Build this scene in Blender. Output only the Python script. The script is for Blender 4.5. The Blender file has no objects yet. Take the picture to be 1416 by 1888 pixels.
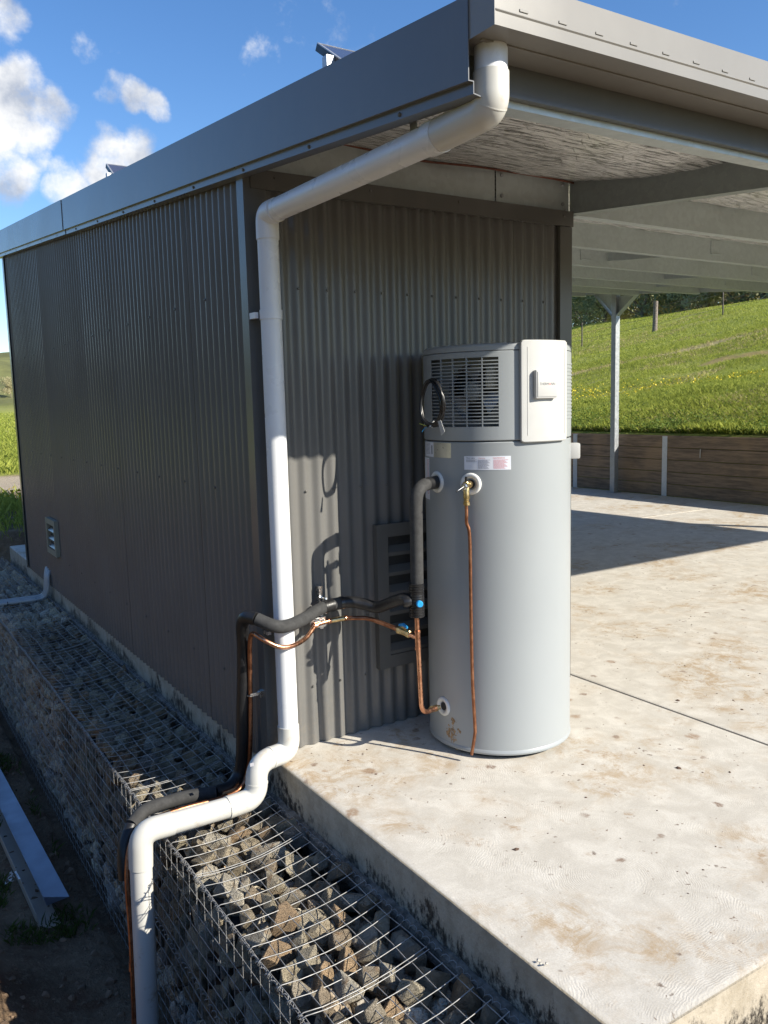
import bpy, bmesh, math, random
import numpy as np
from mathutils import Vector, Matrix, Euler, noise as mnoise
R = math.radians
sc = bpy.context.scene
rng = random.Random(7)

# ------------------------------------------------------------------ camera
CAM = Vector((-1.5862, -3.5597, 1.6755))
c_r = Vector((0.84324707, -0.53692893, -0.02533179))
c_u = Vector((0.09123704, 0.09652678, 0.99113994))
c_w = Vector((0.52972651, 0.83808705, -0.13038372))
cam_d = bpy.data.cameras.new('camera'); cam = bpy.data.objects.new('camera', cam_d)
sc.collection.objects.link(cam); sc.camera = cam
cam.matrix_world = Matrix(((c_r.x, c_u.x, -c_w.x, CAM.x), (c_r.y, c_u.y, -c_w.y, CAM.y), (c_r.z, c_u.z, -c_w.z, CAM.z), (0, 0, 0, 1)))
cam_d.sensor_fit = 'VERTICAL'; cam_d.sensor_height = 24.0; cam_d.lens = 24.0 * 1551.12 / 1888.0
cam_d.clip_start = 0.05; cam_d.clip_end = 4000

# ------------------------------------------------------------------ light, sky, exposure
SUN = Vector((0.52 * math.cos(R(30.4)), -0.854 * math.cos(R(30.4)), math.sin(R(30.4)))).normalized()   # towards the sun
sun_d = bpy.data.lights.new('sun', 'SUN'); sun_d.energy = 4.9; sun_d.angle = R(0.53); sun_d.color = (1.0, 0.935, 0.81)
sun = bpy.data.objects.new('sun', sun_d); sc.collection.objects.link(sun)
sun.rotation_euler = (-SUN).to_track_quat('-Z', 'Y').to_euler()
sc.view_settings.view_transform = 'Standard'; sc.view_settings.look = 'None'
sc.view_settings.exposure = 0.86; sc.view_settings.gamma = 1.0; sc.view_settings.use_curve_mapping = False

world = bpy.data.worlds.new('World'); sc.world = world; world.use_nodes = True
wn, wl = world.node_tree.nodes, world.node_tree.links
wn.clear()
def W(t, **k):
    n = wn.new(t)
    for a, b in k.items(): setattr(n, a, b)
    return n
def wmath(op, a, b=None, c=None):
    n = W('ShaderNodeMath', operation=op)
    for i, v in enumerate((a, b, c)):
        if v is None: continue
        if isinstance(v, (int, float)): n.inputs[i].default_value = v
        else: wl.new(v, n.inputs[i])
    return n.outputs[0]
sky = W('ShaderNodeTexSky', sky_type='NISHITA'); sky.sun_disc = False
sky.sun_elevation = R(30.4); sky.sun_rotation = math.atan2(SUN.x, SUN.y)
sky.altitude = 300; sky.air_density = 1.0; sky.dust_density = 0.25; sky.ozone_density = 2.5
tc = W('ShaderNodeTexCoord')
def wnoise(vec, scale, detail, rough=0.55):
    n = W('ShaderNodeTexNoise'); n.inputs['Scale'].default_value = scale; n.inputs['Detail'].default_value = detail
    n.inputs['Roughness'].default_value = rough; wl.new(vec, n.inputs['Vector']); return n.outputs['Fac']
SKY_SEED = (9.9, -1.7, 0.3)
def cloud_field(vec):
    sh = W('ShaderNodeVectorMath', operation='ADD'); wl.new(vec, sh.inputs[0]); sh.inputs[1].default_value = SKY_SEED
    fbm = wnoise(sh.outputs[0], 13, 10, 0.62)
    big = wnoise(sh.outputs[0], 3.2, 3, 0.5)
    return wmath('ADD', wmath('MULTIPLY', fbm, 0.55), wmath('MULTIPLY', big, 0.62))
def dirpx(px, py):
    return (c_w + c_r * ((px - 708) / 1551.12) - c_u * ((py - 944) / 1551.12)).normalized()
# cumulus banks of this sky (direction, angular radius, weight); unseen ones elsewhere come from noise, added for neutral ambient light
BANKS = [(dirpx(40, 165), 0.042, .21), (dirpx(95, 190), 0.036, .20), (dirpx(5, 215), 0.045, .21), (dirpx(55, 235), 0.040, .19), (dirpx(15, 310), 0.040, .19), (dirpx(70, 290), 0.022, .13),
         (dirpx(215, 175), 0.022, .18), (dirpx(250, 185), 0.024, .20), (dirpx(288, 197), 0.020, .18),
         (dirpx(195, 295), 0.042, .22), (dirpx(255, 278), 0.030, .20), (dirpx(125, 345), 0.034, .20), (dirpx(12, 22), 0.028, .19),
         (dirpx(165, 102), 0.022, .115), (dirpx(205, 92), 0.018, .10), (dirpx(235, 108), 0.016, .11)]
gen = tc.outputs['Generated']
warp = W('ShaderNodeTexNoise'); warp.inputs['Scale'].default_value = 15; warp.inputs['Detail'].default_value = 7; wl.new(gen, warp.inputs['Vector'])
wv = W('ShaderNodeVectorMath', operation='SUBTRACT'); wl.new(warp.outputs['Color'], wv.inputs[0]); wv.inputs[1].default_value = (.5, .5, .5)
ws = W('ShaderNodeVectorMath', operation='SCALE'); wl.new(wv.outputs[0], ws.inputs[0]); ws.inputs['Scale'].default_value = 0.045
wa = W('ShaderNodeVectorMath', operation='ADD'); wl.new(gen, wa.inputs[0]); wl.new(ws.outputs[0], wa.inputs[1])
vecn = wa.outputs[0]
tot = None
for d, rad, wt in BANKS:
    dist = W('ShaderNodeVectorMath', operation='DISTANCE'); wl.new(vecn, dist.inputs[0]); dist.inputs[1].default_value = d
    m = W('ShaderNodeMapRange', interpolation_type='SMOOTHSTEP'); wl.new(dist.outputs['Value'], m.inputs['Value'])
    m.inputs['From Min'].default_value = rad * 1.25; m.inputs['From Max'].default_value = rad * .35
    m.inputs['To Min'].default_value = 0; m.inputs['To Max'].default_value = wt
    tot = m.outputs[0] if tot is None else wmath('MAXIMUM', tot, m.outputs[0])
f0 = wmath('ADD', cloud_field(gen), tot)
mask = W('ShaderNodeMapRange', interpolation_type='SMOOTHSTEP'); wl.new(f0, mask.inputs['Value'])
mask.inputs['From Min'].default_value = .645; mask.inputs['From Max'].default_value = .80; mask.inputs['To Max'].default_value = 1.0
off = W('ShaderNodeVectorMath', operation='ADD'); wl.new(gen, off.inputs[0]); off.inputs[1].default_value = tuple(SUN * 0.035 + Vector((0, 0, .02)))
f1 = wnoise(off.outputs[0], 11, 7, .6); f2 = wnoise(gen, 11, 7, .6)
shade = W('ShaderNodeMapRange'); wl.new(wmath('SUBTRACT', f2, f1), shade.inputs['Value'])
shade.inputs['From Min'].default_value = -.16; shade.inputs['From Max'].default_value = .10
ccol = W('ShaderNodeMix', data_type='RGBA'); wl.new(shade.outputs[0], ccol.inputs['Factor'])
ccol.inputs['A'].default_value = (2.7, 3.0, 3.6, 1); ccol.inputs['B'].default_value = (5.6, 5.65, 5.7, 1)
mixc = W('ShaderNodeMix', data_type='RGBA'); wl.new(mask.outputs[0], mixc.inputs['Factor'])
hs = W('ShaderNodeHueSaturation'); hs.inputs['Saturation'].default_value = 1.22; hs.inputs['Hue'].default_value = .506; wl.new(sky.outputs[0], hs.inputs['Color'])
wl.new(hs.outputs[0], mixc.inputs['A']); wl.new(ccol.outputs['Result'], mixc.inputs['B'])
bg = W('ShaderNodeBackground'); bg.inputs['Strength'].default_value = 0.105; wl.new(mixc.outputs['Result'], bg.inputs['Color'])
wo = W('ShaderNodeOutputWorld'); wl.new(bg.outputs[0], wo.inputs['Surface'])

# ------------------------------------------------------------------ materials
class NT:
    def __init__(s, name):
        s.m = bpy.data.materials.new(name); s.m.use_nodes = True; s.n = s.m.node_tree.nodes; s.l = s.m.node_tree.links
        s.b = s.n['Principled BSDF']; s.tc = None
    def node(s, t, **k):
        n = s.n.new(t)
        for a, b in k.items(): setattr(n, a, b)
        return n
    def put(s, sock, v):
        if isinstance(v, bpy.types.NodeSocket): s.l.new(v, sock)
        elif hasattr(v, '__len__'): sock.default_value = tuple(v) + ((1,) if len(v) == 3 and len(sock.default_value) == 4 else ())
        else: sock.default_value = v
    def coord(s, kind='Object', scale=None):
        if s.tc is None: s.tc = s.node('ShaderNodeTexCoord')
        o = s.tc.outputs[kind]
        if scale:
            mp = s.node('ShaderNodeMapping'); mp.inputs['Scale'].default_value = scale; s.l.new(o, mp.inputs['Vector']); o = mp.outputs[0]
        return o
    def noise(s, scale, detail=4, rough=.55, vec=None, dist=0):
        n = s.node('ShaderNodeTexNoise'); s.put(n.inputs['Scale'], scale); s.put(n.inputs['Detail'], detail); s.put(n.inputs['Roughness'], rough)
        s.put(n.inputs['Distortion'], dist); s.put(n.inputs['Vector'], vec or s.coord()); return n.outputs['Fac']
    def voro(s, scale, vec=None, out='Distance', feature='F1', rand=1, dim='3D'):
        n = s.node('ShaderNodeTexVoronoi', feature=feature, voronoi_dimensions=dim); s.put(n.inputs['Scale'], scale); s.put(n.inputs['Vector'], vec or s.coord())
        s.put(n.inputs['Randomness'], rand); return n.outputs[out]
    def rng(s, v, a, b, c=0., d=1., smooth=True):
        n = s.node('ShaderNodeMapRange', interpolation_type='SMOOTHSTEP' if smooth else 'LINEAR')
        for k, x in zip(('Value', 'From Min', 'From Max', 'To Min', 'To Max'), (v, a, b, c, d)): s.put(n.inputs[k], x)
        return n.outputs[0]
    def math(s, op, a, b=0.):
        n = s.node('ShaderNodeMath', operation=op); s.put(n.inputs[0], a); s.put(n.inputs[1], b); return n.outputs[0]
    def mix(s, f, a, b, mode='MIX'):
        n = s.node('ShaderNodeMix', data_type='RGBA', blend_type=mode); s.put(n.inputs['Factor'], f); s.put(n.inputs['A'], a); s.put(n.inputs['B'], b)
        return n.outputs['Result']
    def sep(s, v):
        n = s.node('ShaderNodeSeparateXYZ'); s.l.new(v, n.inputs[0]); return n.outputs
    def bump(s, h, strength=.3, dist=.01, prev=None):
        n = s.node('ShaderNodeBump'); s.put(n.inputs['Height'], h); s.put(n.inputs['Strength'], strength); s.put(n.inputs['Distance'], dist)
        if prev: s.l.new(prev, n.inputs['Normal'])
        s.l.new(n.outputs[0], s.b.inputs['Normal']); return n.outputs[0]
    def out(s, col=None, rough=None, metal=None, spec=None):
        for k, v in (('Base Color', col), ('Roughness', rough), ('Metallic', metal), ('Specular IOR Level', spec)):
            if v is not None: s.put(s.b.inputs[k], v)
        return s.m
def simple(name, col, rough=.5, metal=0., var=.15, vs=6., bump=0., bs=60., bd=.002, spec=.5, rvar=.08):
    t = NT(name); n = t.noise(vs, 5); lo = [c * (1 - var) for c in col]; hi = [min(1, c * (1 + var)) for c in col]
    if bump: t.bump(t.noise(bs, 4), bump, bd)
    return t.out(t.mix(t.rng(n, .3, .7), lo, hi), t.rng(t.noise(vs * 3, 3), .3, .7, max(.02, rough - rvar), rough + rvar), metal, spec)

def steel_paint(name, col, dust=.0):
    t = NT(name); n = t.noise(2.2, 4); c = t.mix(t.rng(n, .3, .7), [x * .95 for x in col], [x * 1.05 for x in col])
    fine = t.noise(38, 5, .65); z = t.sep(t.coord())[2]
    low = t.rng(z, .55, -.1, 0, 1); dm = t.math('MULTIPLY', low, t.rng(fine, .42, .72))
    c = t.mix(t.math('MULTIPLY', dm, dust), c, (.23, .19, .14))
    streak = t.noise(1.0, 4, .6, t.coord('Object', (9, 9, .35)))
    c = t.mix(t.rng(streak, .5, .75, 0, .10), c, (.22, .20, .17))
    t.bump(t.noise(3.5, 3), .08, .006)
    return t.out(c, t.rng(n, .3, .7, .225, .265), .0, .37)
M_wall = steel_paint('painted_steel_grey', (.134, .132, .127), .25)
M_trim = steel_paint('painted_steel_trim', (.112, .109, .102), .3)
M_barge = steel_paint('painted_steel_barge', (.138, .142, .150), .0)
M_gutter = steel_paint('painted_steel_gutter', (.235, .225, .205), .0)
M_fascia = steel_paint('painted_steel_fascia', (.125, .128, .125), .0)

def galv(name, col=(.50, .555, .56), metal=.35, rough=.42):
    t = NT(name); v = t.voro(38, out='Color'); sp = t.node('ShaderNodeSeparateColor'); t.l.new(v, sp.inputs[0])
    n = t.noise(1.6, 5, .6); c = t.mix(t.rng(sp.outputs[0], 0, 1, 0, .35), col, [x * 1.25 for x in col])
    c = t.mix(t.rng(n, .35, .75, 0, .3), c, [x * .7 for x in col])
    st = t.noise(5, 4, .6, t.coord('Object', (.6, 10, 10))); c = t.mix(t.rng(st, .58, .75, 0, .25), c, (.62, .62, .58))
    return t.out(c, t.rng(sp.outputs[1], 0, 1, rough - .06, rough + .1), metal, .5)
M_galv = galv('galvanised_steel')
M_galv_shade = galv('galvanised_shaded_rafter', (.30, .335, .34), .35, .42)  # same steel, darkened for the shade on the rafter web
M_galvb = galv('galvanised_bright', (.62, .64, .65), .2, .5)
M_galv2 = galv('galvanised_post', (.36, .38, .40), .6, .45)
def foil():
    t = NT('foil_insulation'); a = t.noise(7, 7, .72, t.coord('Object', (1, 4.5, 1)), 1.2); b = t.voro(9, t.coord('Object', (1, 2.6, 1)), feature='DISTANCE_TO_EDGE')
    h = t.math('ADD', a, t.math('MULTIPLY', t.rng(b, 0, .05), .4)); t.bump(h, .55, .02)
    c = t.mix(t.rng(t.noise(6, 6, .7, t.coord('Object', (1.2, 11, 1)), .6), .40, .54), (.17, .17, .16), (.93, .93, .92))  # streaky reflections of crinkled foil painted as light and dark tones
    c = t.mix(t.rng(b, .010, .0, 0, .8), c, (.08, .08, .075))
    return t.out(c, .26, .45)
M_foil = foil()
M_pink = simple('pink_batt', (.16, .065, .045), .9, var=.4, vs=20, bump=.5, bs=60)

def concrete():
    t = NT('concrete_slab_top'); P = t.coord()
    fine = t.noise(55, 6, .7); mid = t.noise(7, 6, .65, dist=.6); big = t.noise(1.1, 5, .6)
    c = t.mix(t.rng(mid, .35, .7), (.50, .47, .415), (.62, .59, .53))
    br = t.math('MULTIPLY', t.rng(big, .46, .64), t.rng(t.noise(6.5, 9, .82, dist=.5), .42, .62)); c = t.mix(t.math('MULTIPLY', br, .95), c, (.38, .27, .155))
    sm = t.math('MULTIPLY', t.rng(t.noise(9, 5, .7), .57, .70), t.rng(t.noise(2.1, 3), .45, .6)); c = t.mix(t.math('MULTIPLY', sm, .75), c, (.31, .20, .11))
    for sc_, th, col in ((4.2, .105, (.17, .10, .065)), (9, .095, (.10, .06, .042)), (1.9, .085, (.27, .17, .10)), (20, .11, (.15, .095, .065))):
        wv = t.node('ShaderNodeVectorMath', operation='ADD'); t.l.new(P, wv.inputs[0])
        nn = t.node('ShaderNodeTexNoise'); t.put(nn.inputs['Scale'], 30.); t.put(nn.inputs['Detail'], 4.); s2 = t.node('ShaderNodeVectorMath', operation='SCALE'); t.l.new(nn.outputs['Color'], s2.inputs[0]); s2.inputs['Scale'].default_value = .05; t.l.new(P, nn.inputs['Vector'])
        t.l.new(s2.outputs[0], wv.inputs[1])
        spots = t.math('MULTIPLY', t.rng(t.voro(sc_, wv.outputs[0], dim='2D'), th, th * .35), t.rng(t.noise(sc_ * .40, 2), .54, .62))
        spots = t.math('MULTIPLY', spots, t.rng(fine, .25, .55)); c = t.mix(t.math('MULTIPLY', spots, .85), c, col)
    # arcs left by the finishing broom: rings round scattered centres
    vd = t.node('ShaderNodeTexVoronoi', voronoi_dimensions='2D'); t.put(vd.inputs['Scale'], 1.35); t.put(vd.inputs['Vector'], P)
    wob = t.math('MULTIPLY', t.noise(7, 4, .6), .10)
    ph = t.math('MULTIPLY', t.math('ADD', vd.outputs['Distance'], wob), 520)
    ring = t.math('SINE', ph)
    amp = t.rng(t.noise(3.4, 7, .8), .42, .68)
    ringa = t.math('MULTIPLY', ring, amp)
    c = t.mix(t.rng(t.noise(160, 4, .8), .35, .68, 0, .30), c, (.30, .25, .185)); c = t.mix(t.rng(t.noise(90, 5, .8), .55, .72, 0, .4), c, (.66, .61, .52))
    c = t.mix(t.rng(ringa, .2, 1, 0, .09), c, (.66, .61, .52))
    b1 = t.bump(ringa, .16, .002); t.bump(fine, .3, .003, b1)
    return t.out(c, t.rng(mid, .3, .7, .75, .9), 0, .3)
M_conc = concrete()
def concrete_side():
    t = NT('concrete_slab_side'); z = t.sep(t.coord())[2]
    n = t.noise(9, 6, .7); fine = t.noise(70, 5, .7)
    c = t.mix(t.rng(n, .3, .7), (.33, .285, .215), (.46, .41, .33)); c = t.mix(t.rng(t.noise(26, 5, .75), .56, .7, 0, .5), c, (.2, .17, .13))
    edge = t.noise(2.6, 7, .8, t.coord('Object', (1, 1, .5))); lvl = t.rng(edge, .38, .62, -.25, -.045, False)
    drip = t.noise(26, 5, .8, t.coord('Object', (1, 1, .7)))
    tar = t.math('MULTIPLY', t.rng(t.math('SUBTRACT', lvl, z), -.03, .03), t.rng(drip, .38, .56))
    c = t.mix(t.math('MULTIPLY', tar, .93), c, (.016, .015, .015))
    b = t.bump(fine, .5, .004); t.bump(n, .4, .012, b)
    return t.out(c, t.rng(tar, 0, 1, .85, .45), 0, .35)
M_cside = concrete_side()

M_pvc = simple('pvc_white', (.69, .70, .71), .32, var=.03, vs=3)
def pvcfit():
    t = NT('pvc_fitting_cream'); n = t.noise(12, 6, .7); c = t.mix(t.rng(t.noise(2, 3), .3, .7), (.52, .505, .455), (.58, .57, .53))
    c = t.mix(t.rng(n, .58, .72, 0, .5), c, (.45, .35, .24)); return t.out(c, .34, 0)
M_pvcf = pvcfit()
def pvcrun():
    t = NT('pvc_muddy'); n = t.noise(9, 6, .75); c = t.mix(t.rng(n, .57, .70, 0, .65), (.53, .52, .485), (.33, .245, .155)); return t.out(c, .38, 0)
M_pvcm = pvcrun()
M_conduit = simple('grey_conduit', (.42, .43, .43), .4, var=.05)
M_foam = simple('foam_lagging', (.034, .034, .034), .85, var=.2, vs=30, bump=.4, bs=180, bd=.002)
M_tape = simple('black_tape', (.012, .012, .013), .42, var=.2, vs=40, bump=.2, bs=90)
M_blackpl = simple('black_plastic', (.014, .014, .015), .32, var=.1)
M_rubber = simple('black_cable', (.012, .012, .013), .35, var=.1)
def metalm(name, a, b, rough, vs=25):
    t = NT(name); n = t.noise(vs, 5, .7); c = t.mix(t.rng(n, .35, .7), a, b); return t.out(c, t.rng(t.noise(60, 3), .3, .7, rough - .06, rough + .12), 1.0)
M_copper = metalm('copper', (.52, .25, .15), (.78, .43, .27), .30)
M_copperd = metalm('copper_dull', (.26, .11, .06), (.47, .23, .13), .42)
M_brass = metalm('brass', (.45, .33, .16), (.72, .56, .30), .30)
M_chrome = metalm('zinc_clip', (.5, .5, .5), (.7, .7, .7), .25)
M_blue = simple('blue_plastic', (.02, .28, .62), .4, var=.1)
M_tank = simple('tank_enamel_grey', (.292, .312, .322), .36, var=.025, vs=1.5, spec=.45, rvar=.03)
M_whitepl = simple('white_plastic', (.47, .47, .458), .38, var=.02)
M_collar = simple('white_collar', (.72, .72, .69), .45, var=.05)
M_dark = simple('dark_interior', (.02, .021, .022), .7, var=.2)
M_alu = simple('plain_aluminium', (.42, .43, .45), .4, .6, var=.1)
M_cavity = simple('dark_metal_inside', (.05, .055, .06), .5, .3, var=.2)
M_ink = simple('black_ink', (.03, .03, .035), .6, var=0)
M_red = simple('red_ink', (.62, .08, .04), .6, var=0)
M_pinkink = simple('pale_red_ink', (.62, .30, .32), .6, var=0)
M_greyink = simple('grey_ink', (.33, .33, .36), .6, var=0)
M_label = simple('white_label', (.72, .74, .80), .45, var=.02)
M_plate = simple('silver_rating_plate', (.55, .53, .44), .35, .5, var=.08, vs=20)
def mud(): return simple('dried_mud', (.28, .19, .11), .9, var=.4, vs=60, bump=.5, bs=200)
M_mud = mud()

def rock():
    t = NT('crushed_rock'); oi = t.node('ShaderNodeObjectInfo'); r = oi.outputs['Random']
    geo = t.node('ShaderNodeNewGeometry'); ri = geo.outputs['Random Per Island']
    rr = t.math('FRACT', t.math('ADD', r, ri))
    cr = t.node('ShaderNodeValToRGB'); t.l.new(rr, cr.inputs[0]); e = cr.color_ramp.elements
    cr.color_ramp.interpolation = 'CONSTANT'
    cols = [(.48, .40, .28), (.34, .31, .265), (.54, .47, .345), (.38, .32, .23), (.49, .345, .21), (.57, .49, .34), (.42, .365, .28), (.37, .295, .21), (.48, .42, .31), (.60, .54, .43)]
    while len(e) < len(cols): e.new(.5)
    for i, c in enumerate(cols): e[i].position = i / len(cols); e[i].color = c + (1,)
    P = t.coord(); n = t.noise(1.3, 6, .75); n2 = t.noise(5, 5, .75)
    c = t.mix(t.rng(n, .42, .72, 0, .5), cr.outputs[0], (.17, .15, .12)); c = t.mix(t.rng(n2, .55, .75, 0, .45), c, (.42, .39, .33))
    rust = t.math('MULTIPLY', t.rng(t.noise(.9, 4, .6, dist=1), .55, .68), t.rng(rr, .4, .75)); c = t.mix(t.math('MULTIPLY', rust, .7), c, (.26, .135, .055))
    b = t.bump(n, .8, .3); t.bump(n2, .8, .1, b); return t.out(c, .88, 0, .25)
M_rock = rock()
M_wire = simple('galvanised_wire', (.31, .305, .295), .45, .35, var=.2, vs=40)
def soil():
    t = NT('ground_cover'); P = t.coord(); X, Y, Z = t.sep(P)
    n = t.noise(2.4, 7, .7); f = t.noise(22, 6, .75)
    dirt = t.mix(t.rng(n, .3, .7), (.12, .078, .048), (.27, .19, .12)); dirt = t.mix(t.rng(f, .52, .72, 0, .7), dirt, (.36, .28, .19))
    dirt = t.mix(t.rng(t.noise(3.2, 6, .75), .54, .66, 0, .75), dirt, (.13, .065, .038))
    g1 = t.noise(.35, 5, .65); g2 = t.noise(6, 6, .75)
    gr = t.mix(t.rng(g1, .3, .7), (.235, .275, .05), (.36, .37, .085)); gr = t.mix(t.rng(g2, .40, .72, 0, .55), gr, (.15, .19, .035))
    lin = t.math('ADD', t.math('ADD', t.math('MULTIPLY', X, .71), t.math('MULTIPLY', Y, .70)), t.math('MULTIPLY', t.math('SUBTRACT', t.noise(.9, 4), .5), 2.2))
    track = t.rng(t.math('ABSOLUTE', t.math('SUBTRACT', lin, 26.1)), 1.1, .3)
    gr = t.mix(t.math('MULTIPLY', track, .85), gr, (.40, .33, .18))
    gr = t.mix(t.math('MULTIPLY', t.rng(t.noise(.22, 4, .6, t.coord('Object', (.35, 1, 1))), .52, .66), .5), gr, (.36, .31, .15))
    rs = t.math('MULTIPLY', t.rng(t.math('ABSOLUTE', t.math('SUBTRACT', t.math('ADD', X, t.math('MULTIPLY', t.math('SUBTRACT', t.noise(1.1, 6, .7), .5), 3)), 18.25)), 1.0, .2), t.rng(Y, 11.8, 11.0))
    gr = t.mix(t.math('MULTIPLY', rs, .55), gr, (.33, .19, .11))
    # where the pasture starts: behind the retaining wall and beyond the yard
    wob = t.math('MULTIPLY', t.math('SUBTRACT', t.noise(.8, 4), .5), 2.4)
    mg = t.math('MAXIMUM', t.rng(X, 9.7, 9.9), t.rng(t.math('ADD', Y, t.math('MULTIPLY', wob, .5)), 19.2, 20.2))
    mg = t.math('MAXIMUM', mg, t.rng(t.math('ADD', X, wob), -14.0, -16.))
    c = t.mix(mg, dirt, gr)
    road = t.math('MULTIPLY', t.rng(Y, 14.2, 15.2), t.rng(Y, 20.0, 19.2)); road = t.math('MULTIPLY', road, t.rng(X, 9.0, 8.0))
    c = t.mix(road, c, t.mix(t.rng(f, .35, .7), (.36, .29, .20), (.47, .40, .30)))
    far = t.rng(Y, 230., 300.); c = t.mix(far, c, t.mix(t.rng(t.noise(.02, 6, .65), .40, .62), (.20, .205, .075), (.115, .12, .05)))
    c = t.mix(t.math('MULTIPLY', t.rng(X, -24., -32.), t.rng(Y, 200., 160.)), c, t.mix(t.rng(g2, .35, .65), (.035, .042, .022), (.085, .09, .045)))  # dark scrub colour on the added, unseen left ridge
    b = t.bump(f, .9, .03); t.bump(n, .8, .08, b)
    return t.out(c, .95, 0, .15)
M_ground = soil()
def sleeper():
    t = NT('sleeper_brown'); oi = t.node('ShaderNodeObjectInfo'); r = oi.outputs['Random']
    mp = t.node('ShaderNodeMapping'); mp.inputs['Scale'].default_value = (6, 1.2, 14); t.l.new(t.coord(), mp.inputs['Vector'])
    cb = t.node('ShaderNodeCombineXYZ'); t.l.new(t.math('MULTIPLY', r, 37.), cb.inputs[1]); t.l.new(cb.outputs[0], mp.inputs['Location'])
    n = t.noise(2.2, 6, .65, mp.outputs[0]); n2 = t.noise(1.7, 3, .5)
    c = t.mix(t.rng(n, .3, .7), (.155, .118, .088), (.32, .235, .16)); c = t.mix(t.rng(n2, .45, .65, 0, .6), c, (.38, .265, .16))
    t.bump(n, .4, .01); return t.out(c, .85, 0, .3)
M_sleeper = sleeper()
M_timber = simple('weathered_timber', (.20, .165, .14), .9, var=.4, vs=18, bump=.5, bs=40)
M_picket = simple('rusty_picket', (.10, .085, .075), .8, var=.3, vs=20)
def leafm(name, a, b, c):
    t = NT(name); geo = t.node('ShaderNodeNewGeometry'); ri = geo.outputs['Random Per Island']
    col = t.mix(ri, a, b); col = t.mix(t.rng(t.noise(.6, 3), .4, .65, 0, .6), col, c)
    tr = t.node('ShaderNodeBsdfTranslucent'); t.put(tr.inputs['Color'], col); mx = t.node('ShaderNodeMixShader'); mx.inputs[0].default_value = .38
    t.l.new(t.b.outputs[0], mx.inputs[1]); t.l.new(tr.outputs[0], mx.inputs[2]); t.l.new(mx.outputs[0], t.n['Material Output'].inputs['Surface'])
    return t.out(col, .7, 0, .2)
M_grass = leafm('grass_blade', (.18, .235, .035), (.44, .46, .095), (.33, .37, .065))
M_dry = leafm('dry_grass', (.36, .31, .14), (.52, .43, .22), (.36, .33, .13))
M_flower = simple('yellow_petal', (.74, .56, .015), .6, var=.1)
M_leaf = [leafm('eucalypt_leaf', (.28, .30, .16), (.50, .50, .30), (.39, .40, .25)), leafm('olive_leaf', (.36, .34, .17), (.58, .51, .30), (.46, .41, .26)),
          leafm('dark_leaf', (.16, .20, .11), (.33, .36, .21), (.24, .27, .17)), leafm('bush_leaf', (.075, .13, .025), (.20, .27, .055), (.13, .18, .04))]
M_bark = simple('bark', (.19, .16, .13), .9, var=.4, vs=8, bump=.5, bs=20)
M_pvglass = simple('solar_glass', (.05, .06, .10), .12, var=.05)
M_frameblk = simple('black_frame', (.012, .014, .018), .4, var=.1)
M_flash = simple('bare_flashing', (.30, .33, .40), .38, .35, var=.12, vs=4)
M_flashb = simple('beige_flashing', (.46, .39, .31), .5, .0, var=.12, vs=4)
M_rag = simple('white_scrap', (.7, .7, .68), .8, var=.1)

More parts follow.
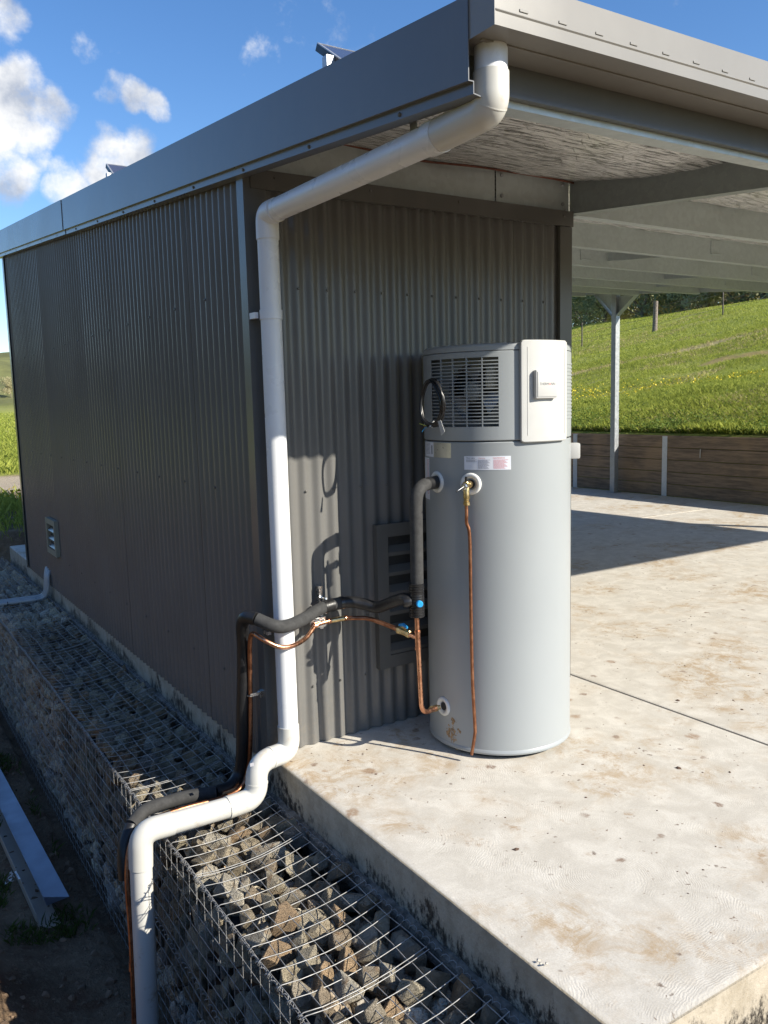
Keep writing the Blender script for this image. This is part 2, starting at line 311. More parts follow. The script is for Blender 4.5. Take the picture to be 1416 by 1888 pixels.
# ------------------------------------------------------------------ mesh helpers
COL = sc.collection
class MB:
    def __init__(s): s.v = []; s.f = []
    def add(s, v, f):
        o = len(s.v); s.v += [tuple(p) for p in v]; s.f += [tuple(i + o for i in q) for q in f]; return s
    def box(s, x0, x1, y0, y1, z0, z1, bev=0., M=None):
        if bev <= 0:
            v = [(x, y, z) for x in (x0, x1) for y in (y0, y1) for z in (z0, z1)]
            f = [(0, 1, 3, 2), (4, 6, 7, 5), (0, 4, 5, 1), (2, 3, 7, 6), (0, 2, 6, 4), (1, 5, 7, 3)]
        else:
            bm = bmesh.new(); bmesh.ops.create_cube(bm, size=1.0)
            for q in bm.verts: q.co = Vector(((x0 + x1) / 2 + q.co.x * (x1 - x0), (y0 + y1) / 2 + q.co.y * (y1 - y0), (z0 + z1) / 2 + q.co.z * (z1 - z0)))
            bmesh.ops.bevel(bm, geom=bm.edges[:], offset=bev, segments=2, affect='EDGES', profile=.6)
            bm.verts.index_update(); v = [q.co.copy() for q in bm.verts]; f = [[q.index for q in g.verts] for g in bm.faces]; bm.free()
        if M is not None: v = [M @ Vector(p) for p in v]
        return s.add(v, f)
    def tube(s, path, r, n=10, cap=True):
        P = [Vector(p) for p in path]; rs = r if hasattr(r, '__len__') else [r] * len(P)
        T = [((P[min(i + 1, len(P) - 1)] - P[max(i - 1, 0)]).normalized()) for i in range(len(P))]
        a = Vector((0, 0, 1)) if abs(T[0].z) < .9 else Vector((1, 0, 0)); N = (a - T[0] * a.dot(T[0])).normalized()
        v = []
        for i, p in enumerate(P):
            N = (N - T[i] * N.dot(T[i])).normalized(); B = T[i].cross(N)
            for k in range(n):
                t = 2 * math.pi * k / n; v.append(p + (N * math.cos(t) + B * math.sin(t)) * rs[i])
        f = [(i * n + k, i * n + (k + 1) % n, (i + 1) * n + (k + 1) % n, (i + 1) * n + k) for i in range(len(P) - 1) for k in range(n)]
        if cap: f += [tuple(reversed(range(n))), tuple((len(P) - 1) * n + k for k in range(n))]
        return s.add(v, f)
    def lathe(s, prof, o, axis, n=24, cap=True):
        A = Vector(axis).normalized(); a = Vector((0, 0, 1)) if abs(A.z) < .9 else Vector((1, 0, 0)); N = (a - A * a.dot(A)).normalized(); B = A.cross(N); o = Vector(o)
        v = [o + A * h + (N * math.cos(2 * math.pi * k / n) + B * math.sin(2 * math.pi * k / n)) * rr for rr, h in prof for k in range(n)]
        m = len(prof); f = [(i * n + k, i * n + (k + 1) % n, (i + 1) * n + (k + 1) % n, (i + 1) * n + k) for i in range(m - 1) for k in range(n)]
        if cap: f += [tuple(reversed(range(n))), tuple((m - 1) * n + k for k in range(n))]
        return s.add(v, f)
    def extrude(s, prof, o, u, w, d):
        o, u, w, d = map(Vector, (o, u, w, d)); n = len(prof); a = [o + u * p + w * q for p, q in prof]
        return s.add(a + [p + d for p in a], [tuple(reversed(range(n))), tuple(range(n, 2 * n))] + [(i, (i + 1) % n, n + (i + 1) % n, n + i) for i in range(n)])
    def build(s, name, mat, parent=None, smooth=False, props=None, auto=None):
        me = bpy.data.meshes.new(name); me.from_pydata(s.v, [], s.f); me.validate(clean_customdata=False)
        bm = bmesh.new(); bm.from_mesh(me); bmesh.ops.recalc_face_normals(bm, faces=bm.faces[:]); bm.to_mesh(me); bm.free()
        for m in (mat if isinstance(mat, (list, tuple)) else [mat]): me.materials.append(m)
        if smooth or auto:
            me.polygons.foreach_set('use_smooth', [True] * len(me.polygons))
            if auto: me.set_sharp_from_angle(angle=R(auto))
        return link(name, me, parent, props)
def link(name, me, parent=None, props=None):
    o = bpy.data.objects.new(name, me); COL.objects.link(o)
    if parent: adopt(o, parent)
    for k, v in (props or {}).items(): o[k] = v
    return o
def rootloc(o):
    p = Vector(o.location)
    while o.parent: o = o.parent; p = p + Vector(o.location)
    return p
def adopt(o, parent):
    o.parent = parent
    if parent.type == 'EMPTY': o.matrix_parent_inverse = Matrix.Translation(-Vector(parent.location))
    return o
def thing(name, loc, label, cat, group=None):
    o = bpy.data.objects.new(name, None); COL.objects.link(o); o.location = loc; o.empty_display_size = .1
    return tag(o, label, cat, group)
def tag(o, label=None, cat=None, group=None, kind=None):
    for k, v in (('label', label), ('category', cat), ('group', group), ('kind', kind)):
        if v: o[k] = v
    return o
def rawmesh(name, V, F, mat, parent=None, props=None, smooth=False):      # big numpy meshes, all quads or all tris
    V = np.asarray(V, np.float32); F = np.asarray(F, np.int32); me = bpy.data.meshes.new(name); k = F.shape[1]
    me.vertices.add(len(V)); me.vertices.foreach_set('co', V.ravel()); me.loops.add(F.size); me.loops.foreach_set('vertex_index', F.ravel())
    me.polygons.add(len(F)); me.polygons.foreach_set('loop_start', np.arange(0, F.size, k, dtype=np.int32)); me.polygons.foreach_set('loop_total', np.full(len(F), k, np.int32))
    if smooth: me.polygons.foreach_set('use_smooth', np.ones(len(F), bool))
    me.update(); me.validate(); me.materials.append(mat); return link(name, me, parent, props)
def spline(pts, n=8):
    P = [Vector(p) for p in pts]; out = []
    for i in range(len(P) - 1):
        a, b, c, d = P[max(i - 1, 0)], P[i], P[i + 1], P[min(i + 2, len(P) - 1)]
        for k in range(n):
            t = k / n; out.append(.5 * ((2 * b) + (c - a) * t + (2 * a - 5 * b + 4 * c - d) * t * t + (3 * b - a - 3 * c + d) * t ** 3))
    return out + [P[-1]]
def fillet(pts, r, n=7):
    P = [Vector(p) for p in pts]; out = [P[0]]
    for i in range(1, len(P) - 1):
        a, b, c = P[i - 1], P[i], P[i + 1]; d = min(r, (a - b).length * .49, (c - b).length * .49)
        s, e = b + (a - b).normalized() * d, b + (c - b).normalized() * d
        for k in range(n + 1):
            t = k / n; out.append((1 - t) ** 2 * s + 2 * t * (1 - t) * b + t * t * e)
    return out + [P[-1]]

# ------------------------------------------------------------------ ground
def sm(t): t = min(1, max(0, t)); return t * t * (3 - 2 * t)
HN, HP = Vector((.55, -.27)), None
def hill_right(x, y):
    z = 1.02 + .2177 * (x - 9.9) - .0604 * (y - 6) * sm((x - 9.9) / 6)
    # crest: the line from (45, 27) to (60, 58); the ground falls away beyond it
    ax, ay, bx, by = 45.3, 27.0, 60.5, 58.7; L = math.hypot(bx - ax, by - ay); nx, ny = (by - ay) / L, -(bx - ax) / L
    s = (x - ax) * nx + (y - ay) * ny
    if s > -6: z -= .012 * (s + 6) ** 2 if s < 20 else .012 * 676 + (s - 20) * .55
    return max(z, -2)
def far_hills(x, y):
    if y <= 220: return 0.0
    h = 25 * math.exp(-((x - 20) / 330) ** 2) + 40 * math.exp(-((x + 520) / 260) ** 2) + 40 * math.exp(-((x - 460) / 300) ** 2)
    return h * sm((y - 220) / 330) * (1 + .22 * mnoise.noise((x * .006, y * .006, 7))) * (1 - .6 * sm((y - 640) / 500)) + 5 * mnoise.noise((x * .03, y * .03, 2)) * sm((y - 260) / 60)
def ground_z(x, y):
    d = math.hypot(x, y)
    nz = mnoise.noise((x * .35, y * .35, 0)) * .10 + mnoise.noise((x * 1.7, y * 1.7, 3)) * .035
    if x > 9.83:
        t = sm((x - 9.83) / 2); z = hill_right(x, y) + nz * 1.2 * t
        if y < -6: z = z * (1 - sm((-6 - y) / 30)) + 1.0 * sm((-6 - y) / 30)
        tl = 58.0 if x > 45 else 58 - (45 - x) * .55       # hill ends before the flat field behind the shed
        w_ = sm((y - tl) / 40)
        z = z * (1 - w_) + (nz + .004 * (y - 20)) * w_
        return z + far_hills(x, y)
    low = -1.2 + nz * .45 + .48 * math.exp(-(((x + 1.62) / .42) ** 2 + ((y - .55) / .8) ** 2)) + .5 * sm((-x - 1.7) / 3.5)
    ramp_n = sm((-.2 - y) / 2.2); ramp_f = sm((y - 7.9) / 1.6)
    yard = -.42 + nz * .1 if (y < 8.35) else -.42 + .45 * sm((y - 8.35) / .5) + nz * .5
    if x < -.03:
        z = low * (1 - ramp_n) * (1 - ramp_f) + (-.06 + nz * .4) * (1 - (1 - ramp_n) * (1 - ramp_f))
        if x > -.62 and y < 8.2: z = min(z, -1.25)
        if y > 8.2 and x > -.62: z = min(z, -.3 + .35 * sm((y - 8.2) / .8) + nz * .5)
    else:
        z = yard if y > -2.25 else -.34 + nz * .25
    if y > 20: z += .004 * (y - 20)
    z += far_hills(x, y) + 24 * sm((-x - 22) / 60) * (1 + .2 * mnoise.noise((x * .02, y * .02, 9))) * sm((210 - y) / 60)  # unseen left ridge added to block low sky from the side wall
    return z
def axis(segs):
    out = []
    for a, b, n in segs: out += [a + (b - a) * i / n for i in range(n)]
    return out + [segs[-1][1]]
gx = axis([(-1500, -200, 14), (-200, -40, 12), (-40, -6, 14), (-6, -.64, 34), (-.64, -.60, 1), (-.60, -.06, 2), (-.06, -.02, 1), (-.02, .02, 1), (.02, 9.80, 14), (9.80, 9.835, 1), (9.835, 9.87, 1), (9.87, 22, 44), (22, 66, 64), (66, 200, 24), (200, 1500, 16)])
gy = axis([(-1200, -60, 14), (-60, -8, 10), (-8, -2.3, 16), (-2.3, -2.24, 1), (-2.24, 8.2, 60), (8.2, 10, 14), (10, 22, 34), (22, 66, 60), (66, 260, 34), (260, 760, 46), (760, 1900, 14)])
gv = [(x, y, ground_z(x, y)) for x in gx for y in gy]; ny_ = len(gy)
gf = [(i * ny_ + j, (i + 1) * ny_ + j, (i + 1) * ny_ + j + 1, i * ny_ + j + 1) for i in range(len(gx) - 1) for j in range(ny_ - 1)]
g = rawmesh('ground', gv, gf, M_ground, smooth=True); tag(g, 'bare soil yard turning to green pasture and grassy hills', 'ground', kind='structure')

# ------------------------------------------------------------------ concrete slab
def slab_panel(name, x0, x1, y0, y1, parent):
    bm = bmesh.new(); bmesh.ops.create_cube(bm, size=1)
    for q in bm.verts: q.co = Vector(((x0 + x1) / 2 + q.co.x * (x1 - x0), (y0 + y1) / 2 + q.co.y * (y1 - y0), -.225 + q.co.z * .45))
    te = [e for e in bm.edges if all(v.co.z > -.01 for v in e.verts)]
    bmesh.ops.bevel(bm, geom=te, offset=.018, segments=4, affect='EDGES', profile=.5)
    me = bpy.data.meshes.new(name); bm.to_mesh(me); bm.free(); me.materials.append(M_conc); me.materials.append(M_cside)
    for p in me.polygons: p.material_index = 0 if p.normal.z > .35 else 1; p.use_smooth = p.normal.z < .99 and p.normal.z > .02
    return link(name, me, parent)
slab = bpy.data.objects.new('concrete_slab', None); COL.objects.link(slab); slab['kind'] = 'structure'
tag(slab, 'pale mud-stained concrete slab under shed and carport', 'slab')
slab_panel('slab_panel', 0, 1.996, -2.2, 7.74, slab); slab_panel('slab_panel', 2.005, 9.79, -2.2, 4.2, slab); slab_panel('slab_panel', 2.005, 9.79, 4.206, 8.2, slab)
MB().box(1.9925, 2.0085, -2.19, 7.7, -.05, -.004).build('joint_filler', simple('joint_filler_dark', (.07, .065, .06), .9), slab)
mb = MB()
for i in range(150):                                    # dropped clods
    x, y = rng.uniform(.15, 4.2), rng.uniform(-2.1, .6) if rng.random() < .8 else rng.uniform(-2, 5)
    if (x - 1.07) ** 2 + (y + .4) ** 2 < .16 or (y > -.05 and x < 2): continue
    r = rng.uniform(.002, .0065) * (2 if rng.random() < .06 else 1)
    v = [(x + math.cos(a) * r * rng.uniform(.6, 1.5), y + math.sin(a) * r * rng.uniform(.6, 1.5), .0005) for a in [k * 1.2566 for k in range(5)]] + [(x, y, r * rng.uniform(.4, .8))]
    mb.add(v, [(k, (k + 1) % 5, 5) for k in range(5)])
tag(mb.build('dirt_clods', simple('clod', (.10, .062, .042), .95, var=.3), None), 'dark crumbs of dirt scattered on the concrete slab', 'dirt', kind='stuff')

# ------------------------------------------------------------------ the shed with its carport roof
SL = .0984
shed = thing('steel_shed', (0, 0, 0), 'dark grey corrugated steel shed with attached open carport roof', 'shed')
def corr_sheet(name, along, a0, a1, base, off, sign, ztop, mat, parent, seg=9):
    # one rolled sheet of 76 mm corrugations; along = 'x' or 'y'; off = plane position; sign = outward direction
    n = max(2, int(round((a1 - a0) / .076 * seg))); v = []
    for i in range(n + 1):
        a = a0 + (a1 - a0) * i / n; d = off + sign * .0085 * math.cos(2 * math.pi * a / .076)
        for z in (base, base + (ztop(a) - base) * .33, base + (ztop(a) - base) * .66, ztop(a)):
            w = .0012 * mnoise.noise((a * 1.3, z * .8, off * 3)); v.append((a, d + w, z) if along == 'x' else (d + w, a, z))
    f = [(i * 4 + j, (i + 1) * 4 + j, (i + 1) * 4 + j + 1, i * 4 + j + 1) for i in range(n) for j in range(3)]
    return MB().add(v, f).build(name, mat, parent, smooth=True)
barg_z = lambda y: 2.694 + SL * y
y = 0.0; k = 0
while y < 6.34:
    y1 = min(6.34, y + .762); corr_sheet('side_wall_sheet', 'y', y, y1 + (.004 if y1 < 6.3 else 0), -.055, -.0115 - .0012 * (k % 2), -1, lambda q: barg_z(q) + .06, M_wall, shed); y = y1; k += 1
x = 0.02; k = 0
while x < 1.93:
    x1 = min(1.93, x + .762); corr_sheet('front_wall_sheet', 'x', x, x1 + (.004 if x1 < 1.9 else 0), .004, .0095 + .0012 * (k % 2), -1, lambda q: 2.66, M_wall, shed); x = x1; k += 1
corr_sheet('back_wall_sheet', 'x', 0, 1.96, .004, 6.335, 1, lambda q: 3.28, M_wall, shed, 5)
corr_sheet('right_wall_sheet', 'y', 0.02, 6.34, .004, 1.932, 1, lambda q: barg_z(q) + .02, M_wall, shed, 6)
# corner and edge flashings
MB().extrude([(-.030, -.008), (.075, -.008), (.075, -.0105), (-.0325, -.0105), (-.0325, .062), (-.030, .062)], (0, -.006, -.05), (1, 0, 0), (0, 1, 0), (0, 0, 2.74)).build('corner_flashing', M_trim, shed)
MB().extrude([(-.030, .05), (-.0325, .05), (-.0325, -.030), (.06, -.030), (.06, -.0275), (-.030, -.0275)], (0, 6.335, -.05), (1, 0, 0), (0, -1, 0), (0, 0, 3.35)).build('corner_flashing', M_trim, shed)
MB().box(1.860, 1.950, -.016, .004, .004, 2.615).box(1.9475, 1.950, .004, .08, .004, 2.69).build('edge_flashing', M_trim, shed)
MB().box(.002, 1.956, -.021, .012, 2.618, 2.70).build('head_flashing', M_trim, shed)
mb = MB()
for px in (.12, .62, 1.15, 1.88): mb.lathe([(.006, 0), (.006, .004), (.0035, .006)], (px, -.021, 2.672), (0, -1, 0), 6)
for px in [.228 + .152 * q for q in range(11)]:
    for zz in (.30, 1.26, 2.2):
        if not (.56 < px < 1.38 and zz < 1.1): mb.lathe([(.0065, 0), (.0065, .004), (.004, .007)], (px, .001, zz), (0, -1, 0), 6)
for q in range(13):
    for zz in (.30, 1.26, 2.2): mb.lathe([(.0065, 0), (.0065, .004), (.004, .007)], (-.0205, .076 + q * .456, zz), (-1, 0, 0), 6)
for q in range(14): mb.lathe([(.007, 0), (.007, .004), (.004, .007)], (-.062, -1.3 + q * .6, barg_z(-1.3 + q * .6) - .018), (-1, 0, -.3), 6)
tag(mb.build('screws', M_trim, shed), kind='stuff')
# barge capping, in three lengths
def barge(y0, y1, eps):
    x0 = -.08 - eps; a = (x0, y0, barg_z(y0)); d = Vector((0, y1 - y0, SL * (y1 - y0)))
    prof = [(0, 0), (0, .217), (.012, .221), (.12, .221), (.12, .218), (.013, .218), (.003, .214), (.003, .003), (.020, .003), (.020, -.028), (.055, -.034), (.055, -.037), (.017, -.031), (.017, 0)]
    MB().extrude(prof, a, (1, 0, 0), (0, 0, 1), d).build('barge_capping', M_barge, shed)
barge(-1.66, 3.25, 0); barge(3.225, 7.76, .004)
# roof sheeting, insulation, purlins
def slope_box(x0, x1, y0, y1, zlo, zhi):
    return MB().add([(x, y, z + SL * y) for x in (x0, x1) for y in (y0, y1) for z in (zlo, zhi)], [(0, 1, 3, 2), (4, 6, 7, 5), (0, 4, 5, 1), (2, 3, 7, 6), (0, 2, 6, 4), (1, 5, 7, 3)])
n = int(10.1 / .19); v = []
for i in range(n * 4 + 1):
    xx = -.06 + 10.14 * i / (n * 4); zz = 2.886 + (.024 if i % 4 in (1, 2) else 0)
    for yy in (-1.70, 3, 7.8): v.append((xx, yy, zz + SL * yy))
MB().add(v, [(i * 3 + j, (i + 1) * 3 + j, (i + 1) * 3 + j + 1, i * 3 + j + 1) for i in range(n * 4) for j in range(2)]).build('roof_sheet', M_gutter, shed)
def foil_sheet(y0, y1):
    nx, nyy = 150, 26; v = []
    for i in range(nx + 1):
        for j in range(nyy + 1):
            xx, yy = -.02 + 10 * i / nx, y0 + (y1 - y0) * j / nyy; t = j / nyy
            v.append((xx, yy, 2.872 + SL * yy - .05 * math.sin(math.pi * t) + .009 * mnoise.noise((xx * 4, yy * 7, 1)) + .003 * mnoise.noise((xx * 14, yy * 30, 5))))
    return MB().add(v, [(i * (nyy + 1) + j, (i + 1) * (nyy + 1) + j, (i + 1) * (nyy + 1) + j + 1, i * (nyy + 1) + j + 1) for i in range(nx) for j in range(nyy)]).build('foil_insulation', M_foil, shed, smooth=True)
PY = [.03, 1.22, 2.46, 3.74, 4.94, 6.12, 7.3]
foil_sheet(-1.53, PY[0])
for a, b in zip(PY[:-1], PY[1:]): foil_sheet(a, b)
MB().tube([(x, .0 + .01 * math.sin(x * 9), 2.862 + .008 * math.sin(x * 5)) for x in [i * .1 for i in range(21)]], .006, 6).build('insulation_edge', M_pink, shed, smooth=True)
MB().tube([(2.0 + .008 * math.sin(q * 11), q, 2.858 + SL * q) for q in [-1.5 + i * .1 for i in range(16)]], .007, 6).build('insulation_edge', M_pink, shed, smooth=True)
CP = [(0, 0), (.062, 0), (.062, .022), (.059, .022), (.059, .003), (.003, .003), (.003, .197), (.059, .197), (.059, .178), (.062, .178), (.062, .2), (0, .2)]
for i, py in enumerate(PY):
    xs, xe = (2.03, 9.596) if i else (.01, 1.965)
    if i == 0:
        MB().extrude(CP, (.01, py, 2.703), (0, 1, 0), (0, 0, 1), (1.42, 0, 0)).build('purlin', M_galv, shed)
        MB().extrude(CP, (1.434, py - .006, 2.703), (0, 1, 0), (0, 0, 1), (.526, 0, 0)).build('purlin', M_galv, shed)
        mb = MB()
        for bx, bz in ((1.47, 2.745), (1.47, 2.85), (1.915, 2.745), (1.915, 2.85)): mb.lathe([(.011, 0), (.011, .006), (.008, .009)], (bx, py - .006, bz), (0, -1, 0), 6)
        mb.build('bolts', M_galv2, shed, props={'kind': 'stuff'})
        MB().extrude(CP, (2.03, py, 2.697), (0, 1, 0), (0, 0, 1), (7.566, 0, 0)).build('purlin', M_galv, shed)
    else: MB().extrude(CP, (xs, py, 2.69 + SL * py), (0, 1, 0), (0, 0, 1), (xe - xs, 0, 0)).build('purlin', M_galv, shed)
# front eave beam: painted face with a galvanised flange showing below
EB = [(0, 0), (.062, 0), (.062, .022), (.059, .022), (.059, .003), (.003, .003), (.003, .172), (0, .172)]
MB().extrude(EB, (-.04, -1.553, 2.528), (0, 1, 0), (0, 0, 1), (10.1, 0, 0)).build('eave_beam', M_galv, shed)
MB().box(-.05, 10.06, -1.575, -1.556, 2.548, 2.735).box(-.05, 10.06, -1.581, -1.5752, 2.548, 2.556).build('eave_fascia', M_fascia, shed)
# rafter running out from the end of the front wall, and its cleat
RP = [(0, 0), (.07, 0), (.07, .022), (.067, .022), (.067, .003), (.003, .003), (.003, .175), (.067, .175), (.067, .152), (.07, .152), (.07, .178), (0, .178)]
MB().extrude(RP, (1.968, -1.49, 2.695 + SL * -1.49), (1, 0, 0), (0, 0, 1), (0, 1.51, SL * 1.51)).build('rafter', M_galv_shade, shed)
MB().extrude(RP, (1.968, .10, 2.70 + SL * .10), (1, 0, 0), (0, 0, 1), (0, 7.5, SL * 7.5)).build('rafter', M_galv, shed)
MB().box(1.972, 2.03, -.02, .024, 2.705, 2.715).box(1.985, 2.03, -.001, .026, 2.72, 2.86).build('cleat', M_galv, shed)
MB().extrude(RP, (9.60, -1.49, 2.72 + SL * -1.49), (1, 0, 0), (0, 0, 1), (0, 9.1, SL * 9.1)).build('edge_beam', M_galv, shed)
# bridging between purlins and purlin cleats
for bx, i in ((4.9, 1), (2.9, 1), (7.3, 2), (4.6, 2), (5.6, 3), (8.6, 3), (7.0, 4), (3.6, 4)):
    a, b = PY[i] + .062, PY[i + 1]; z = 2.69 + SL * a
    MB().extrude([(0, .06), (.04, .06), (.04, .062), (.002, .062), (.002, .14), (0, .14)], (bx, a, z), (1, 0, 0), (0, 0, 1), (0, b - a - .002, SL * (b - a))).build('bridging', M_galv, shed)
    MB().box(bx - .07, bx + .07, PY[i] - .007, PY[i] - .0005, z + .045, z + .155).box(bx - .07, bx + .07, PY[i] - .016, PY[i] - .007, z + .045, z + .050).build('purlin_cleat', M_galv, shed)
# gutter: square-line front with slots and a swaged line
gy0, gz0 = -1.765, 2.637
gp = [(0, 0), (.19, 0), (.19, .075), (.187, .075), (.187, .003), (.003, .003), (.003, .118), (.014, .122), (.014, .125), (0, .121), (0, .041), (-.0035, .037), (0, .033)]
MB().extrude(gp, (-.072, gy0, gz0), (0, 1, 0), (0, 0, 1), (10.15, 0, 0)).build('gutter', M_gutter, shed)
MB().box(-.0755, -.0722, gy0 - .001, gy0 + .19, gz0 - .001, gz0 + .119).build('gutter_end', M_gutter, shed)
MB().box(-.05, 10.05, gy0 + .080, gy0 + .092, gz0 - .004, gz0 - .0003).build('gutter_crease', M_gutter, shed)
for k in range(70): 
    xx = .025 + .1413 * k; me_slot = None
    if k == 0: slot0 = MB().box(-.015, .015, -.0015, .0015, -.0035, .0035, .0012).build('overflow_slot', M_gutter, shed); slot0.location = (xx, gy0 - .0012, 2.688)
    elif xx < 2.2:
        o = slot0.copy(); COL.objects.link(o); o.location = (xx, gy0 - .0012, 2.688)
# posts under the far edge beam
def post(px, py, top):
    p = MB().box(px - .05, px + .05, py - .05, py + .05, .012, top, .004).build('post', M_galv2, shed)
    MB().box(px - .1, px + .1, py - .08, py + .08, .0008, .012).build('base_plate', M_galv2, p)
    for s in (-1, 1):
        e = Vector((px, py + s * .47, 2.72 + SL * (py + s * .47) + .0)); a = Vector((px, py + s * .055, 2.72 + SL * py - .36))
        MB().extrude([(-.05, 0), (.05, 0), (.05, .05), (.047, .05), (.047, .003), (-.047, .003), (-.047, .05), (-.05, .05)], a, (1, 0, 0), Vector((0, -s * .7, -.7)) * -1, e - a).build('knee_brace', M_galv, p)
        MB().add([(px + .02, py + s * .05, a.z + .02), (px + .02, py + s * .05, e.z + .01), (px + .02, py + s * .45, e.z + .01)], [(0, 1, 2)]).build('gusset', M_galv, p)
post(9.60, 6.62, 2.72 + SL * 6.62); post(9.60, .0, 2.72)
# louvred vents
def louvre(name, o, u, nrm, w, h, fr, n, mat, fm):
    o, u, nrm = Vector(o), Vector(u), Vector(nrm); up = Vector((0, 0, 1)); v = thing
    f = MB()
    def bx(s, a0, a1, z0, z1, d0, d1):
        s.add([o + u * a + up * z + nrm * d for a in (a0, a1) for z in (z0, z1) for d in (d0, d1)], [(0, 1, 3, 2), (4, 6, 7, 5), (0, 4, 5, 1), (2, 3, 7, 6), (0, 2, 6, 4), (1, 5, 7, 3)])
    bx(f, 0, fr, 0, h, .0, .036); bx(f, w - fr, w, 0, h, 0, .036); bx(f, fr, w - fr, 0, fr, 0, .0355); bx(f, fr, w - fr, h - fr, h, 0, .0355)
    fo = f.build(name, fm, shed)
    b = MB(); bx(b, fr * .6, w - fr * .6, fr * .6, h - fr * .6, .001, .004); b.build('vent_shade_panel', M_dark, fo)  # dark panel painted as the shade inside the vent
    ph = (h - 2 * fr) / n
    for i in range(n):
        z0 = fr + i * ph; s = MB(); a0, a1 = fr + .001, w - fr - .001
        # blade: front lip low and proud, sloping up and back
        pr = [(.0305, z0 + .002), (.0325, z0 + .002), (.0325, z0 + ph * .20), (.0310, z0 + ph * .22), (.006, z0 + ph * .52), (.0045, z0 + ph * .50), (.0300, z0 + ph * .19)]
        s.extrude([(d, z) for d, z in pr], o + u * a0, nrm, up, u * (a1 - a0)); s.build('louvre_blade', mat, fo)
    return fo
louvre('louvre_vent', (.594, -.001, .319), (1, 0, 0), (0, -1, 0), .76, .745, .066, 6, M_trim, M_trim)
M_vent = simple('vent_beige', (.26, .25, .19), .5, var=.05)
louvre('louvre_vent', (-.0205, 4.96, .318), (0, -1, 0), (-1, 0, 0), .41, .338, .052, 3, M_trim, M_vent)

# ------------------------------------------------------------------ solar panels on the roof
def solar(x0, yh, zh, label):
    th = R(34); d = .78; yl, zl = yh - d * math.cos(th), zh - d * math.sin(th)
    t = thing('solar_panel', (x0, yh, 2.9 + SL * yh), label, 'solar panel', 'solar panels tilted up on the shed roof')
    U, Vv, N = Vector((1, 0, 0)), Vector((0, -math.cos(th), -math.sin(th))), Vector((0, -math.sin(th), math.cos(th))); o = Vector((x0, yh, zh))
    def bx(a0, a1, b0, b1, c0, c1, nm, m): 
        return MB().add([o + U * a + Vv * b + N * c for a in (a0, a1) for b in (b0, b1) for c in (c0, c1)], [(0, 1, 3, 2), (4, 6, 7, 5), (0, 4, 5, 1), (2, 3, 7, 6), (0, 2, 6, 4), (1, 5, 7, 3)]).build(nm, m, t)
    f = bx(0, 1.76, 0, d, -.035, -.004, 'panel_frame', M_frameblk); bx(.012, 1.748, .012, d - .012, -.0035, -.001, 'glass', M_pvglass)
    bx(0, 1.76, 0, .011, -.0035, .001, 'rim', M_alu); bx(0, .011, .0115, d, -.0035, .001, 'rim', M_alu)
    for a in (-.03, 1.2):
        zr = 2.915 + SL * (yh - .2)
        pz = o + U * a + Vv * .16
        MB().box(pz.x - .0, pz.x + .022, pz.y - .014, pz.y + .014, zr, pz.z - .04).box(pz.x - .008, pz.x + .03, pz.y - .022, pz.y + .022, pz.z - .07, pz.z - .02).build('mounting_leg', M_alu, t)
solar(.40, .055, 3.318, 'tilted solar panel with silver bracket nearest the gutter end of the roof')
solar(.40, 3.70, 3.66, 'small looking tilted solar panel farther back above the barge joint')

# ------------------------------------------------------------------ downpipe
dp = thing('downpipe', (-.70, -.15, -1.3), 'white round plastic downpipe from gutter down the shed corner and across stones', 'downpipe')
r0 = .0465
MB().tube([(.012, -1.645, 2.64), (.012, -1.645, 2.54)], r0, 28).build('pipe', M_pvc, dp, auto=40)
top = fillet([(.012, -1.645, 2.556), (.012, -1.645, 2.478), (.020, -1.42, 2.476)], .12, 9)
MB().tube([(.012, -1.645, 2.572)] + top + [(.021, -1.36, 2.476)], .0503, 28).build('elbow', M_pvcf, dp, auto=40)
tm = (top[5] - top[4]).normalized(); MB().tube([top[5] - tm * .0015, top[5] + tm * .0015], .0512, 28).build('joint_ring', M_pvcf, dp, auto=40)
MB().tube([(.021, -1.40, 2.4755), (.021, -1.345, 2.476)], .0525, 28).build('coupling', M_pvc, dp, auto=40)
MB().tube([(.021, -1.37, 2.476), (.035, -.18, 2.492)], r0, 28).build('pipe', M_pvc, dp, auto=40)
MB().tube([(.035, -.21, 2.4915)] + fillet([(.035, -.19, 2.4915), (.035, -.108, 2.492), (.035, -.106, 2.41)], .06, 8) + [(.035, -.106, 2.385)], .0505, 28).build('elbow', M_pvc, dp, auto=40)
MB().tube([(.035, -.106, 2.40), (.035, -.106, .12)], r0, 28).build('pipe', M_pvc, dp, auto=40)
S = fillet([(.035, -.106, .18), (.035, -.106, .055), (-.148, -.136, .052), (-.152, -.138, -.112), (-.30, -.146, -.114)], .082, 9)
MB().tube(S[:12], .0505, 28).build('elbow', M_pvcf, dp, auto=40)
MB().tube(S[11:22], .0500, 28).build('elbow', M_pvcf, dp, auto=40)
MB().tube(S[21:], .0505, 28).build('elbow', M_pvcf, dp, auto=40)
for i in (11, 21): MB().tube([S[i] - (S[i + 1] - S[i - 1]).normalized() * .004, S[i] + (S[i + 1] - S[i - 1]).normalized() * .004], .0520, 28).build('joint_ring', M_pvcf, dp, auto=40)
MB().tube([(-.28, -.146, -.114), (-.60, -.151, -.108)], r0, 28).build('pipe', M_pvcm, dp, auto=40)
E2 = fillet([(-.555, -.150, -.109), (-.692, -.152, -.106), (-.700, -.152, -.26)], .10, 10)
MB().tube(E2, .0505, 28).build('elbow', M_pvcf, dp, auto=40)
MB().tube([(-.699, -.152, -.22), (-.722, -.150, -1.3)], r0, 28).build('pipe', M_pvcm, dp, auto=40)
